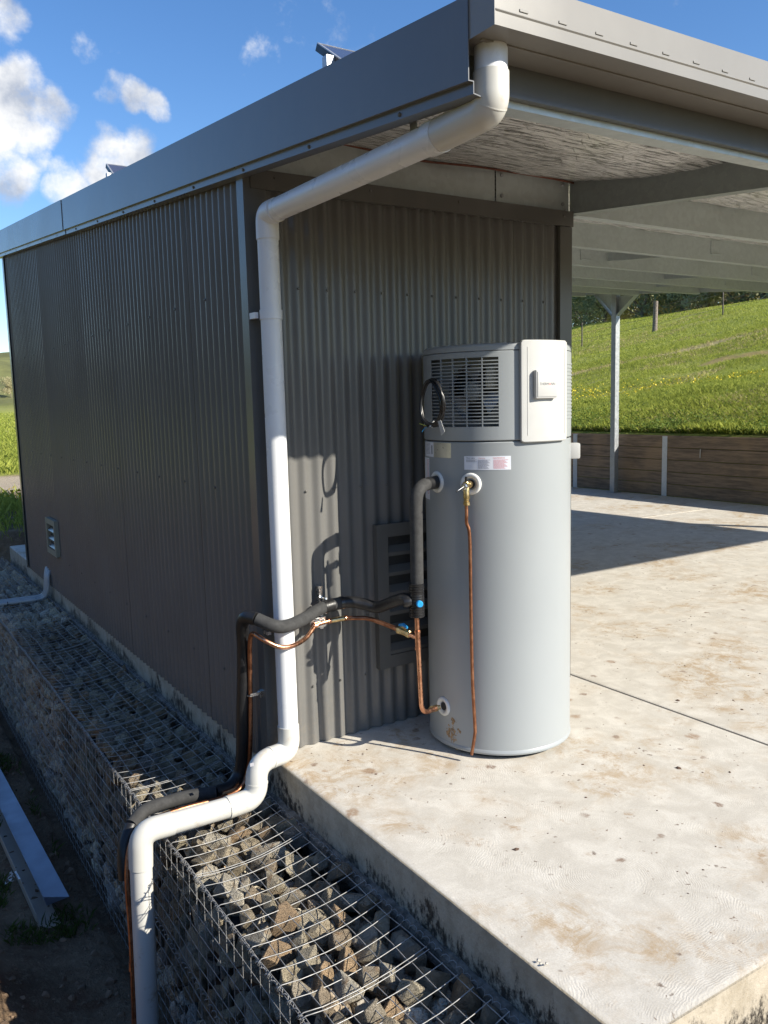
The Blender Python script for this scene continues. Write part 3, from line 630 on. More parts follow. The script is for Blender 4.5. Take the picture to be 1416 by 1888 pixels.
MB().tube([(.035, -.106, 2.085), (.035, -.106, 2.045)], .0500, 28).box(-.030, -.012, -.075, -.02, 2.052, 2.078).build('clip', M_pvc, dp, auto=40)
MB().box(-.030, -.010, -.06, -.012, .615, .63).build('clip', M_chrome, dp)
MB().box(.018, .022, -1.27, -1.235, 2.52, 2.60).build('hanger', M_galv2, dp)
MB().box(-.198, -.180, -.1865, -.1855, .066, .082).build('sticker', M_greyink, dp)

# ------------------------------------------------------------------ water heater
TX, TY, TR = 1.069, -.40, .350
def cp(th, z, r): return Vector((TX + r * math.cos(R(th)), TY + r * math.sin(R(th)), z))
wh = thing('water_heater', (TX, TY, 0), 'tall grey cylindrical heat pump water heater standing on the slab', 'water heater')
NS = 96
MB().lathe([(TR - .035, .001), (TR - .02, .03)], (TX, TY, 0), (0, 0, 1), NS).build('plinth', M_dark, wh, auto=30)
MB().lathe([(TR - .02, .022), (TR + .002, .024), (TR + .005, .032), (TR + .003, .042), (TR, .046), (TR, 1.480), (TR - .004, 1.484)], (TX, TY, 0), (0, 0, 1), NS).build('tank', M_tank, wh, auto=30)
MB().lathe([(TR - .006, 1.4835), (TR - .006, 1.4895)], (TX, TY, 0), (0, 0, 1), NS, cap=False).build('seam', M_dark, wh, smooth=True)
# fan housing shell with an opening for the grille
GA0, GA1, GZ0, GZ1 = 172.2, 231.5, 1.552, 1.857
mb = MB(); angs = sorted(set([round(i * 3.6, 3) for i in range(100)] + [GA0, GA1])); zs = [1.489, 1.493, GZ0, GZ1, 1.880, 1.8835]; rr = [TR - .003, TR + .0012, TR + .0012, TR + .0012, TR + .0012, TR - .002]
vi = {}
for i, a in enumerate(angs):
    for j, z in enumerate(zs): vi[i, j] = len(mb.v); mb.v.append(tuple(cp(a, z, rr[j])))
for i in range(len(angs)):
    a0, a1 = angs[i], angs[(i + 1) % len(angs)]; mid = (a0 + (a1 if a1 > a0 else a1 + 360)) / 2
    for j in range(len(zs) - 1):
        if GA0 < mid < GA1 and j == 2: continue
        mb.f.append((vi[i, j], vi[(i + 1) % len(angs), j], vi[(i + 1) % len(angs), j + 1], vi[i, j + 1]))
# returns of the opening
for z in (GZ0, GZ1):
    A = [a for a in angs if GA0 <= a <= GA1]; o = len(mb.v)
    for a in A: mb.v += [tuple(cp(a, z, TR + .0012)), tuple(cp(a, z, TR - .012))]
    mb.f += [(o + 2 * i, o + 2 * i + 2, o + 2 * i + 3, o + 2 * i + 1) for i in range(len(A) - 1)]
hous = mb.build('fan_housing', M_tank, wh, auto=40)
MB().lathe([(TR - .004, 1.8845), (TR + .0015, 1.8865), (TR + .0015, 1.905), (TR - .004, 1.913), (TR - .02, 1.918), (.1, 1.926), (.001, 1.927)], (TX, TY, 0), (0, 0, 1), NS).build('lid', M_tank, wh, auto=30)
def arcbar(a0, a1, z0, z1, r_in, r_out, n=14):
    m = MB()
    for i in range(n + 1):
        a = a0 + (a1 - a0) * i / n
        m.v += [tuple(cp(a, z0, r_in)), tuple(cp(a, z0, r_out)), tuple(cp(a, z1, r_out)), tuple(cp(a, z1, r_in))]
    for i in range(n):
        for k in range(4): m.f.append((i * 4 + k, i * 4 + (k + 1) % 4, i * 4 + 4 + (k + 1) % 4, i * 4 + 4 + k))
    m.f += [(0, 1, 2, 3), tuple(n * 4 + k for k in (3, 2, 1, 0))]; return m
gp_ = (GZ1 - GZ0) / 20
for i in range(1, 20): arcbar(GA0, GA1, GZ0 + gp_ * i - .0022, GZ0 + gp_ * i + .0022, TR - .006, TR + .0010).build('grille_slat', M_tank, hous, auto=40)
for i in range(1, 5):
    a = GA0 + (GA1 - GA0) * i / 5; arcbar(a - .38, a + .38, GZ0, GZ1, TR - .007, TR + .0013, 2).build('grille_bar', M_tank, hous, auto=40)
# fan shroud, fan and motor behind the grille
fd = Vector((math.cos(R(205)), math.sin(R(205)), 0)); fu = Vector((-fd.y, fd.x, 0)); fz = Vector((0, 0, 1)); fc = Vector((TX, TY, 1.708)) + fd * .245
m = MB(); nn = 40; o_ = []
for k in range(nn):
    t = 2 * math.pi * k / nn; c_, s_ = math.cos(t), math.sin(t); q = 1 / max(abs(c_) / .215, abs(s_) / .165)
    m.v += [tuple(fc + fu * c_ * .128 + fz * s_ * .128), tuple(fc + fu * c_ * q + fz * s_ * q), tuple(fc - fd * .05 + fu * c_ * .128 + fz * s_ * .128)]
for k in range(nn):
    k2 = (k + 1) % nn; m.f += [(k * 3, k2 * 3, k2 * 3 + 1, k * 3 + 1), (k * 3, k * 3 + 2, k2 * 3 + 2, k2 * 3)]
m.build('fan_shroud', simple('shroud_grey', (.22, .23, .25), .45, .3), wh, auto=40)
fan = MB().lathe([(.020, -.03), (.042, -.02), (.046, .0), (.046, .02), (.040, .032), (.001, .036)], fc - fd * .035 - fu * .012, fd, 28).build('fan_hub', simple('fan_hub_grey', (.30, .31, .30), .5), wh, auto=35)
for k in range(3):
    a0 = R(95 + 120 * k); m = MB(); nr, na = 5, 6
    for i in range(nr + 1):
        rad = .042 + .08 * i / nr
        for j in range(na + 1):
            a = a0 + R(-30 + 60 * j / na) * (.55 + .45 * i / nr); dz = .026 * (j / na - .5)
            m.v.append(tuple(fc - fd * (.04 + dz) - fu * .012 + (fu * math.cos(a) + fz * math.sin(a)) * rad))
    m.f = [(i * (na + 1) + j, (i + 1) * (na + 1) + j, (i + 1) * (na + 1) + j + 1, i * (na + 1) + j + 1) for i in range(nr) for j in range(na)]
    m.build('fan_blade', M_alu, fan, smooth=True)
MB().lathe([(.14, -.03), (.15, .0), (.15, -.0)], fc - fd * .12, fd, 24).build('fan_shade_disc', M_dark, wh)  # dark disc standing in for the shade behind the fan
MB().lathe([(.030, 0), (.032, .03), (.032, .085), (.024, .1)], cp(226, 1.72, .25), fz, 20).build('capacitor', simple('capacitor_cream', (.5, .48, .4), .5), wh, auto=35)
MB().lathe([(.20, 1.50), (.20, 1.87)], (TX, TY, 0), fz, 40).build('shade_drum', M_dark, wh, smooth=True)  # dark drum added so the housing cavity reads as shade
# curved plates: (theta, z) rounded rectangles standing on the cylinder
def plate(a0, a1, z0, z1, r_in, r_out, cr, n=28, bev=.004):
    m = MB(); L = R(a1 - a0) * r_out; cols = []
    for i in range(n + 1):
        s = L * (.5 - .5 * math.cos(math.pi * i / n)); e = min(s, L - s); ins = cr - math.sqrt(max(0, cr * cr - (cr - e) ** 2)) if e < cr else 0
        a = a0 + (a1 - a0) * s / L; ro = r_out - (bev * (1 - min(1, e / bev)) if bev else 0)
        zt, zb = z1 - ins, z0 + ins; bb = min(bev, (zt - zb) * .2)
        m.v += [tuple(cp(a, zb, r_in)), tuple(cp(a, zb, ro - bev)), tuple(cp(a, zb + bb, ro)), tuple(cp(a, zt - bb, ro)), tuple(cp(a, zt, ro - bev)), tuple(cp(a, zt, r_in))]
    for i in range(n):
        for k in range(6): m.f.append((i * 6 + k, i * 6 + (k + 1) % 6, i * 6 + 6 + (k + 1) % 6, i * 6 + 6 + k))
    m.f += [tuple(range(6)), tuple(n * 6 + k for k in reversed(range(6)))]; return m
cov = plate(246.6, 289.2, 1.4785, 1.926, TR + .001, TR + .020, .018).build('control_cover', M_whitepl, wh, auto=35)
for a in (251.5, 285.5): arcbar(a - .16, a + .16, 1.51, 1.895, TR + .019, TR + .0213, 1).build('cover_ridge', M_whitepl, cov)
# display box, flat, facing out
DTH = 264.6
pn = Vector((math.cos(R(DTH)), math.sin(R(DTH)), 0)); pu = Vector((-pn.y, pn.x, 0)); pc = Vector((TX, TY, 1.733)) + pn * (TR + .016)
def boxon(c, u, nrm, w, h, d0, d1, bev):
    Mx = Matrix(((u.x, nrm.x, 0, c.x), (u.y, nrm.y, 0, c.y), (0, 0, 1, c.z), (0, 0, 0, 1))); return MB().box(-w / 2, w / 2, d0, d1, -h / 2, h / 2, bev, Mx)
disp = boxon(pc, pu, pn, .118, .126, 0, .024, .008).build('display_box', M_whitepl, wh, auto=40)
boxon(pc, pu, pn, .104, .110, .0243, .0262, .0009).build('display_flap', M_whitepl, disp, auto=40)
def text_obj(body, size, name, mats, fmt=None):
    cu = bpy.data.curves.new('t', 'FONT'); cu.body = body; cu.size = size; cu.align_x = 'CENTER'; cu.align_y = 'CENTER'; cu.resolution_u = 2
    for mm in mats: cu.materials.append(mm)
    if fmt:
        for i, k in enumerate(fmt): cu.body_format[i].material_index = k
    ob = bpy.data.objects.new('t', cu); COL.objects.link(ob); bpy.context.view_layer.update()
    me = bpy.data.meshes.new_from_object(ob.evaluated_get(bpy.context.evaluated_depsgraph_get())); bpy.data.objects.remove(ob); bpy.data.curves.remove(cu); me.name = name
    return me
me = text_obj('THERMANN', .0155, 'lettering', [M_ink, M_red], [0, 0, 0, 0, 0, 1, 0, 0])
for q in me.vertices:
    p = q.co.copy(); q.co = pc + pu * p.x * 1.0 + Vector((0, 0, p.y)) + pn * .0265
link('lettering', me, disp)
# collars where the fittings leave the tank
for th, z, r_ in ((177.3, 1.296, .050), (210.2, 1.296, .050), (181.0, .212, .046)):
    nrm = Vector((math.cos(R(th)), math.sin(R(th)), 0)); c = MB()
    c.lathe([(r_, -.016), (r_, .004), (r_ * .92, .0085), (r_ * .72, .009), (r_ * .55, .002), (r_ * .5, -.01)], cp(th, z, TR), nrm, 32).build('fitting_collar', M_collar, wh, auto=50)
    MB().lathe([(r_ * .42, -.012), (r_ * .42, .002)], cp(th, z, TR), nrm, 20).build('fitting_hole', M_dark, wh)
# isolator box and side fins on the far side
nrm = Vector((math.cos(R(-36)), math.sin(R(-36)), 0)); boxon(cp(-36, 1.416, TR), Vector((-nrm.y, nrm.x, 0)), nrm, .055, .075, -.01, .046, .008).build('isolator_box', M_whitepl, wh, auto=40)
for i in range(16): arcbar(-66, -30, 1.575 + i * .0165, 1.5825 + i * .0165, TR - .001, TR + .0038, 8).build('side_fin', M_tank, hous)
# stickers
lab = arcbar(205.2, 240.0, 1.360, 1.421, TR, TR + .0008, 24).build('instruction_label', M_label, wh, smooth=False)
def bend_text(body, size, th, z, mat, name='lettering', parent=None):
    mm = text_obj(body, size, name, [mat])
    for q in mm.vertices: q.co = cp(th + math.degrees(q.co.x / TR), z + q.co.y, TR + .0012)
    return link(name, mm, parent)
bend_text('Water valve', .0085, 210.2, 1.413, M_ink, parent=lab); bend_text('Warning', .0085, 218.8, 1.412, M_pinkink, parent=lab); bend_text('MAINTENANCE', .0075, 231.3, 1.4125, M_red, parent=lab)
def dashes(rows, mat, parent):
    m = MB(); r3 = random.Random(3)
    for a0, a1, z in rows:
        a = a0
        while a < a1:
            w = r3.uniform(.35, 1.1); b = arcbar(a, min(a + w, a1), z - .0011, z + .0011, TR + .0005, TR + .0013, 2); m.add(b.v, b.f); a += w + .22
    m.build('small_print', mat, parent, props={'kind': 'stuff'})
dashes([(206.8, 215 - (i % 2), 1.405 - i * .0042) for i in range(3)], M_greyink, lab)
dashes([(216.1, 225 - (i * 1.7) % 2.4, 1.4045 - i * .0042) for i in range(10)], M_greyink, lab)
dashes([(227.4, 238.2 - (i * 2.3) % 3.1, 1.4045 - i * .0042) for i in range(10)], M_pinkink, lab)
arcbar(173, 193.6, 1.411, 1.480, TR, TR + .0007, 12).build('rating_plate', M_plate, wh)
rp = arcbar(154, 173, 1.411, 1.480, TR, TR + .0007, 12).build('rating_label', M_label, wh); arcbar(169.8, 171.0, 1.424, 1.465, TR + .0005, TR + .0012, 1).build('barcode', M_ink, rp)
dashes([(157, 167.5, 1.473 - i * .006) for i in range(9)], M_greyink, rp)
el = arcbar(146, 164.4, 1.205, 1.404, TR, TR + .0007, 10).build('side_label', M_label, wh); dashes([(160, 163.4, 1.395 - i * .006) for i in range(28)], M_pinkink, el)
# mud splash near the foot
m = MB(); r4 = random.Random(11)
for i in range(90):
    a, z = 191 + r4.gauss(0, 2.6), .092 + r4.gauss(0, .032); s = r4.uniform(.4, 1.7) * (1 if i < 40 else .45); n_ = 6
    m.v += [tuple(cp(a, z, TR + .0016))] + [tuple(cp(a + s * .75 * math.cos(k * 1.047) * r4.uniform(.5, 1.4), z + .0065 * s * math.sin(k * 1.047) * r4.uniform(.5, 1.6), TR + .0004)) for k in range(n_)]
    o = len(m.v) - 7; m.f += [(o, o + 1 + k, o + 1 + (k + 1) % n_) for k in range(n_)]
m.build('mud_splash', M_mud, wh, props={'kind': 'stuff'})

# ------------------------------------------------------------------ relief valve with drain pipe
rv = thing('relief_drain_pipe', (.735, -.62, .03), 'thin copper drain pipe hanging from brass relief valve on heater', 'pipe')
nrm = Vector((math.cos(R(210.2)), math.sin(R(210.2)), 0)); q0 = cp(210.2, 1.296, TR)
VB = q0 + nrm * .055; VB.z = 1.292
bv = MB().lathe([(.013, 0), (.013, .020), (.018, .022), (.018, .036), (.015, .038), (.015, .070)], q0 + nrm * .0, nrm, 16).lathe([(.014, -.052), (.014, .012), (.010, .02)], VB, (0, 0, 1), 16).build('valve_body', M_brass, rv, auto=40)
MB().lathe([(.016, -.086), (.016, -.070), (.0125, -.068), (.0125, -.058), (.0155, -.056), (.0155, -.046)], VB, (0, 0, 1), 6).build('compression_nut', M_brass, rv)
MB().lathe([(.0145, 0), (.0145, .014), (.010, .018)], VB + nrm * .012, nrm, 16).build('valve_cap', M_chrome, rv, auto=40)
lv = (nrm * .75 + Vector((-.45, .5, -.55))).normalized(); MB().tube([VB + nrm * .028, VB + nrm * .028 + lv * .036], .0022, 8).build('lever', M_chrome, rv); MB().tube([VB + nrm * .028 + lv * .034, VB + nrm * .028 + lv * .044], .0036, 8).build('lever_tip', M_blackpl, rv)
MB().tube([VB + Vector((0, 0, .015)), VB + Vector((0, 0, .042))], .006, 8).build('test_knob', M_blackpl, rv)
dpth = [VB + Vector((0, 0, -.075)), VB + Vector((0, 0, -.13)), Vector((.722, -.600, 1.125)), Vector((.735, -.604, 1.06)), Vector((.737, -.604, .8)), Vector((.738, -.607, .42)), Vector((.744, -.614, .18)), Vector((.741, -.616, .13)), Vector((.724, -.612, .038))]
MB().tube(spline(dpth, 6), .0078, 12).build('pipe', M_copperd, rv, auto=50)

# ------------------------------------------------------------------ hot water pipe, lagged
hp = thing('lagged_hot_pipe', (-.70, .05, -1.2), 'black foam lagged pipe from heater across the wall and over the stones', 'pipe')
PX, PYY = .556, -.444
up = fillet([(.722, -.383, 1.2965), (PX, PYY, 1.290), (PX - .004, PYY, .80)], .085, 9)
MB().tube(up[1:], .0295, 20).build('lagging', M_foam, hp, auto=50)
MB().tube([cp(177.3, 1.2965, TR - .004), up[1] + Vector((-.006, 0, 0))], .0302, 20).build('tape_wrap', M_tape, hp, auto=50)
vc = Vector((PX - .008, PYY, 0)); m = MB(); prof = [(.02, .688), (.033, .690)]; z = .692
while z < .842:
    g = .738 < z < .79
    prof += [(.0355, z), (.0355, z + .006), (.0325 if not g else .0348, z + .0075), (.0325 if not g else .0348, z + .0105)]; z += .012
prof += [(.034, .846), (.02, .848)]
val = m.lathe(prof, vc, (0, 0, 1), 24).build('tempering_valve', M_blackpl, hp, auto=45)
kd = Vector((-.35, -.93, 0)).normalized(); MB().lathe([(.012, 0), (.012, .010), (.0155, .012), (.0155, .026), (.012, .030)], vc + Vector((0, 0, .762)) + kd * .034, kd, 14).build('valve_knob', M_blue, val, auto=40)
MB().lathe([(.012, 0), (.012, .004)], vc + Vector((0, 0, .762)) + kd * .033, kd, 10).build('knob_washer', M_brass, val)
MB().lathe([(.026, 0), (.028, .02), (.022, .035)], vc + Vector((-.028, .01, .765)), (-1, .35, -.1), 16).build('valve_outlet', M_blackpl, val, auto=40)
A = [vc + Vector((-.035, .01, .762)), Vector((.505, -.400, .772)), Vector((.498, -.300, .735)), Vector((.490, -.195, .694)), Vector((.455, -.145, .703)), Vector((.405, -.105, .716)), Vector((.350, -.085, .716))]
Bp = [Vector((.350, -.085, .716)), Vector((.30, -.082, .713)), Vector((.272, -.086, .712))]
Cc = [Vector((.272, -.086, .712)), Vector((.215, -.098, .703)), Vector((.10, -.160, .688)), Vector((.0, -.196, .683)), Vector((-.06, -.192, .695)), Vector((-.115, -.142, .724))]
Dd = [Vector((-.115, -.142, .724)), Vector((-.143, -.085, .722)), Vector((-.138, -.03, .675)), Vector((-.118, .022, .57)), Vector((-.113, .05, .42)), Vector((-.110, .09, .22)), Vector((-.103, .145, -.03)), Vector((-.118, .160, -.118)), Vector((-.175, .132, -.156)), Vector((-.255, .118, -.158))]
Ee = [Vector((-.255, .118, -.158)), Vector((-.375, .142, -.154)), Vector((-.50, .138, -.150)), Vector((-.60, .108, -.146)), Vector((-.678, .050, -.168))]
Ff = [Vector((-.678, .050, -.168)), Vector((-.722, .005, -.225)), Vector((-.736, -.02, -.30)), Vector((-.738, -.03, -.36))]
for nm, pts, mt, rad in (('tape_wrap', A, M_tape, .0285), ('lagging', Bp, M_foam, .0298), ('lagging', Cc, M_foam, .0295), ('tape_wrap', Dd, M_tape, .0298), ('lagging', Ee, M_foam, .030), ('tape_wrap', Ff, M_tape, .030)):
    MB().tube(spline(pts, 6), rad, 18).build(nm, mt, hp, auto=50)
MB().tube([(.255, -.088, .710), (.305, -.082, .7135)], .0308, 18).build('tape_wrap', M_tape, hp, auto=50)
MB().tube([(.345, -.085, .716), (.362, -.088, .7165)], .0318, 18).build('end_band', M_blackpl, hp, auto=50)
MB().box(.262, .280, -.032, -.006, .59, .80).box(.262, .280, -.05, -.030, .742, .748).tube([(.271, -.086 + .037 * math.sin(a), .712 + .037 * math.cos(a)) for a in [i * .42 for i in range(8)]], .005, 6).build('pipe_clip', M_chrome, hp)
# ------------------------------------------------------------------ copper pipe
cq = thing('copper_cold_pipe', (-.74, -.1, -1.2), 'bare copper pipe with brass valve feeding the heater base', 'pipe')
MB().tube(fillet([(PX - .010, PYY, .70), (PX + .002, PYY - .008, .222), (.670, -.410, .214)], .06, 8), .0112, 14).build('pipe', M_copper, cq, auto=50)
MB().tube([(PX - .009, PYY - .002, .62), (PX - .008, PYY - .004, .54)], .0135, 14).build('tee', M_copper, cq, auto=50)
for z in (.62, .54): MB().tube([(PX - .009, PYY - .003, z - .005), (PX - .009, PYY - .003, z + .005)], .0150, 14).build('solder_ring', M_copper, cq, auto=50)
MB().lathe([(.012, 0), (.0165, .004), (.0165, .016), (.012, .018), (.012, .024), (.0165, .026), (.0165, .040), (.012, .044), (.012, .056)], (.640, -.402, .2105), (1, -.05, .02), 8).build('union', M_brass, cq)
vA, vB = Vector((PX - .012, PYY + .0, .592)), Vector((.512, -.252, .614))
d = (vB - vA).normalized()
MB().tube([vA, vA + d * .05], .0115, 14).build('pipe', M_copper, cq, auto=50)
bvv = MB().lathe([(.013, .045), (.018, .048), (.018, .062), (.014, .064), (.016, .068), (.016, .110), (.019, .112), (.019, .124), (.014, .126)], vA, d, 8).build('ball_valve', M_brass, cq)
hb = vA + d * .088 + Vector((0, 0, .016)); MB().tube([hb, hb + Vector((0, 0, .012))], .006, 8).build('valve_stem', M_brass, bvv)
MB().tube([hb + Vector((0, 0, .014)) - d * .026 + Vector((-.006, -.006, 0)), hb + Vector((0, 0, .018)), hb + Vector((0, 0, .014)) + d * .03 + Vector((.004, .004, -.008))], [.0062, .009, .0062], 8).build('valve_handle', M_blue, bvv)
CUa = [vA + d * .12, Vector((.47, -.165, .632)), Vector((.42, -.115, .636)), Vector((.37, -.075, .634))]
CUb = [Vector((.30, -.060, .630)), Vector((.245, -.060, .626)), Vector((.215, -.066, .619)), Vector((.145, -.11, .585)), Vector((.06, -.160, .577)), Vector((-.02, -.176, .585)), Vector((-.085, -.150, .622)), Vector((-.110, -.105, .645))]
CUc = [Vector((-.110, -.105, .645)), Vector((-.113, -.07, .635)), Vector((-.108, -.035, .58)), Vector((-.098, .0, .48)), Vector((-.085, .045, .30)), Vector((-.078, .09, .05)), Vector((-.085, .125, -.10)), Vector((-.14, .105, -.170)), Vector((-.27, .060, -.165)), Vector((-.45, .050, -.158)), Vector((-.60, .010, -.150)), Vector((-.70, -.045, -.185)), Vector((-.745, -.09, -.31)), Vector((-.752, -.11, -.60)), Vector((-.762, -.11, -.95)), Vector((-.78, -.10, -1.25))]
MB().tube(spline(CUa, 6), .0108, 12).build('pipe', M_copperd, cq, auto=50); MB().tube(spline(CUb, 6), .0108, 12).build('pipe', M_copper, cq, auto=50); MB().tube(spline(CUc, 6), .0108, 12).build('pipe', M_copperd, cq, auto=50)
MB().tube([(.37, -.075, .634), (.30, -.060, .630)], .0128, 12).build('coupling', M_brass, cq, auto=50)
for p in ((.378, -.079, .6345), (.296, -.060, .630), (.22, -.064, .621)): MB().tube([Vector(p) - Vector((.008, 0, 0)), Vector(p) + Vector((.008, 0, 0))], .0142, 12).build('solder_ring', M_copper, cq, auto=50)
MB().tube([(-.755, -.11, -.70), (-.757, -.11, -.74)], .0135, 12).build('coupling', M_copperd, cq, auto=50)
MB().box(.215, .262, -.072, -.064, .640, .646).box(.20, .285, -.050, -.044, .604, .652).build('pipe_clip', M_chrome, cq)
MB().box(-.09, -.035, .03, .042, .305, .32).tube([(-.088 + .015 * math.cos(a), .045 + .015 * math.sin(a), .31) for a in [i * .63 for i in range(11)]], .004, 6).box(-.045, -.02, .02, .05, .295, .325).build('pipe_clip', M_chrome, cq)

# ------------------------------------------------------------------ coiled power cord
cc_ = cp(178, 1.657, TR + .012) + Vector((-.040, -.058, .006)); cn = Vector((math.cos(R(181)), math.sin(R(181)), 0)); cu_ = Vector((-cn.y, cn.x, 0)); pts = []
cord = thing('power_cord', cp(178, 1.555, TR + .01), 'coiled black power cord hanging on the heater grille', 'cord')
r5 = random.Random(5)
for i in range(5 * 24 + 1):
    a = 2 * math.pi * i / 24; lp = i / 24; ra = .078 + .008 * math.sin(lp * 2.1) + .004 * math.sin(a * 3 + lp); rb = .100 + .007 * math.cos(lp * 1.7)
    pts.append(cc_ + cu_ * math.sin(a) * ra + Vector((0, 0, 1)) * math.cos(a) * rb + cn * (.008 + .006 * (lp % 3) + .006 * math.sin(a * 2)))
MB().tube(pts, .0056, 8).build('cable', M_rubber, cord, smooth=True)
b0 = cc_ + Vector((0, 0, -.097)) + cn * .016
MB().tube([b0 + cu_ * .03 + Vector((0, 0, .01)), b0, b0 - cu_ * .035 + Vector((0, 0, -.008))], .0062, 8).build('cable_end', M_rubber, cord, smooth=True)
MB().tube([b0 + Vector((0, 0, .014)) - cn * .012, b0 + Vector((0, 0, -.010)) + cn * .014, b0 + Vector((0, 0, -.012)) - cn * .005], .004, 6).build('cable_tie', M_whitepl, cord)
e0 = b0 - cu_ * .035 + Vector((0, 0, -.008))
for k, (mt, dv) in enumerate(((M_blue, Vector((-.01, .03, -.02))), (simple('green_yellow_wire', (.45, .5, .1), .5), Vector((-.02, .035, .012))), (simple('brown_wire', (.15, .08, .04), .5), Vector((-.01, .02, .0))))):
    MB().tube(spline([e0, e0 + dv * .6, e0 + dv + Vector((0, 0, .006 * (k - 1)))], 4), .0018, 6).build('wire_core', mt, cord)
tg = b0 + cu_ * -.0; tb = cc_ - cu_ * -.060 + Vector((0, 0, -.082)) + cn * .028
MB().add([tb + cu_ * .0, tb + cu_ * .022 + Vector((0, 0, .006)), tb + cu_ * .050 + Vector((0, 0, -.045)), tb + cu_ * .026 + Vector((0, 0, -.062))] + [p + cn * .0012 for p in (tb + cu_ * .0, tb + cu_ * .022 + Vector((0, 0, .006)), tb + cu_ * .050 + Vector((0, 0, -.045)), tb + cu_ * .026 + Vector((0, 0, -.062)))], [(0, 1, 2, 3), (4, 7, 6, 5), (0, 4, 5, 1), (1, 5, 6, 2), (2, 6, 7, 3), (3, 7, 4, 0)]).build('paper_tag', M_whitepl, cord)

# ------------------------------------------------------------------ gabion baskets
GXO, GXI, GT, GB = -.565, -.012, -.205, -1.22
def lid_up(x): t = max(0.0, (x - GXO) / (GXI - GXO) - .25) / .75; return .062 * t * t
rock_me = []
for k in range(16):
    rr_ = random.Random(100 + k); bm = bmesh.new()
    for i in range(13):
        p = Vector((rr_.gauss(0, 1), rr_.gauss(0, 1), rr_.gauss(0, 1))).normalized() * rr_.uniform(.78, 1.12); bm.verts.new((p.x * 1.12, p.y * (.75 + .02 * k), p.z * (.62 + .015 * k)))
    res = bmesh.ops.convex_hull(bm, input=bm.verts[:]); bmesh.ops.delete(bm, geom=[v for v in bm.verts if not v.link_faces], context='VERTS')
    bmesh.ops.dissolve_limit(bm, angle_limit=R(8), verts=bm.verts[:], edges=bm.edges[:])
    bmesh.ops.bevel(bm, geom=bm.edges[:], offset=.03, segments=1, affect='EDGES'); bmesh.ops.triangulate(bm, faces=bm.faces[:])
    me = bpy.data.meshes.new('stone'); bm.to_mesh(me); bm.free(); me.materials.append(M_rock); rock_me.append(me)
def rock_np(me): 
    v = np.empty(len(me.vertices) * 3, np.float32); me.vertices.foreach_get('co', v); f = np.array([p.vertices[:] for p in me.polygons], np.int32); return v.reshape(-1, 3), f
rock_n = [rock_np(m_) for m_ in rock_me]
LB = -2.33; GL = .93
gab_labels = ['nearest gabion basket of rough stones below the slab corner', 'gabion basket of sunlit stones just before the white pipe run', 'gabion basket crossed by the white pipe and black lagged pipe',
    'first gabion basket wholly in shade behind the lagged pipe', 'second gabion basket in shade behind the lagged pipe', 'third gabion basket in shade behind the lagged pipe', 'gabion basket just before the one crossed by grey conduit', 'gabion basket below the small side vent, before the grey conduit bend',
    'gabion basket crossed by the grey conduit', 'gabion basket just beyond the grey conduit', 'farthest gabion basket at the far slab corner']
r6 = random.Random(21)
def stones_for(y0, y1, dense=1.0):
    out = []; s = .103 / dense
    ny = max(1, int((y1 - y0) / s)); nx = int(.53 / s)
    for i in range(nx):
        for j in range(ny):       # lid layer
            r_ = r6.uniform(.052, .082) * (1.25 if r6.random() < .12 else 1); out.append((GXO + .045 + (.50 - .02) * (i + .5) / nx + r6.uniform(-.022, .022), y0 + (y1 - y0) * (j + .5) / ny + r6.uniform(-.022, .022), GT - .008 + .8 * lid_up(GXO + .045 + .48 * (i + .5) / nx) - r_ * r6.uniform(.55, .88) - (.02 if r6.random() < .15 else 0), r_, 0))
    nz = int(.90 / s)
    for i in range(nz):
        for j in range(ny):       # outer face layer
            r_ = r6.uniform(.048, .074); out.append((GXO + .012 + r_ * r6.uniform(.6, .9), y0 + (y1 - y0) * (j + .5) / ny + r6.uniform(-.017, .017), GB + .04 + .86 * (i + .5) / nz + r6.uniform(-.014, .014), r_, 1))
    nx2, ny2 = 4, int((y1 - y0) / .12)
    for i in range(nx2):
        for j in range(ny2): out.append((GXO + .1 + .42 * (i + .5) / nx2, y0 + (y1 - y0) * (j + .5) / ny2, GT - .13 + r6.uniform(-.02, .02), r6.uniform(.07, .09), 2))
    return out
wire_r = .0018
def hookwire(m, y, lift):
    # one lid wire: bowed over the stones, hooked round the edge wire
    n = 7; bow = r6.uniform(.0, .016); pts = []
    for i in range(n + 1):
        x0_ = GXI - .045 - .035 * abs(math.sin(y * 37)); x = x0_ + (GXO + .006 - x0_) * i / n; t = i / n; pts.append((x, y + .004 * math.sin(t * 5 + y * 9), GT + lift + lid_up(x) + bow * (.6 - math.sin(math.pi * t)) * .5 + .006 * (t > .9)))
    pts += [(GXO - .006, y, GT + lift + .004), (GXO - .011, y + .004, GT + lift - .008), (GXO - .004, y + .009, GT + lift - .018), (GXO + .006, y + .011, GT + lift - .010)]
    m.tube(pts, wire_r, 5, False)
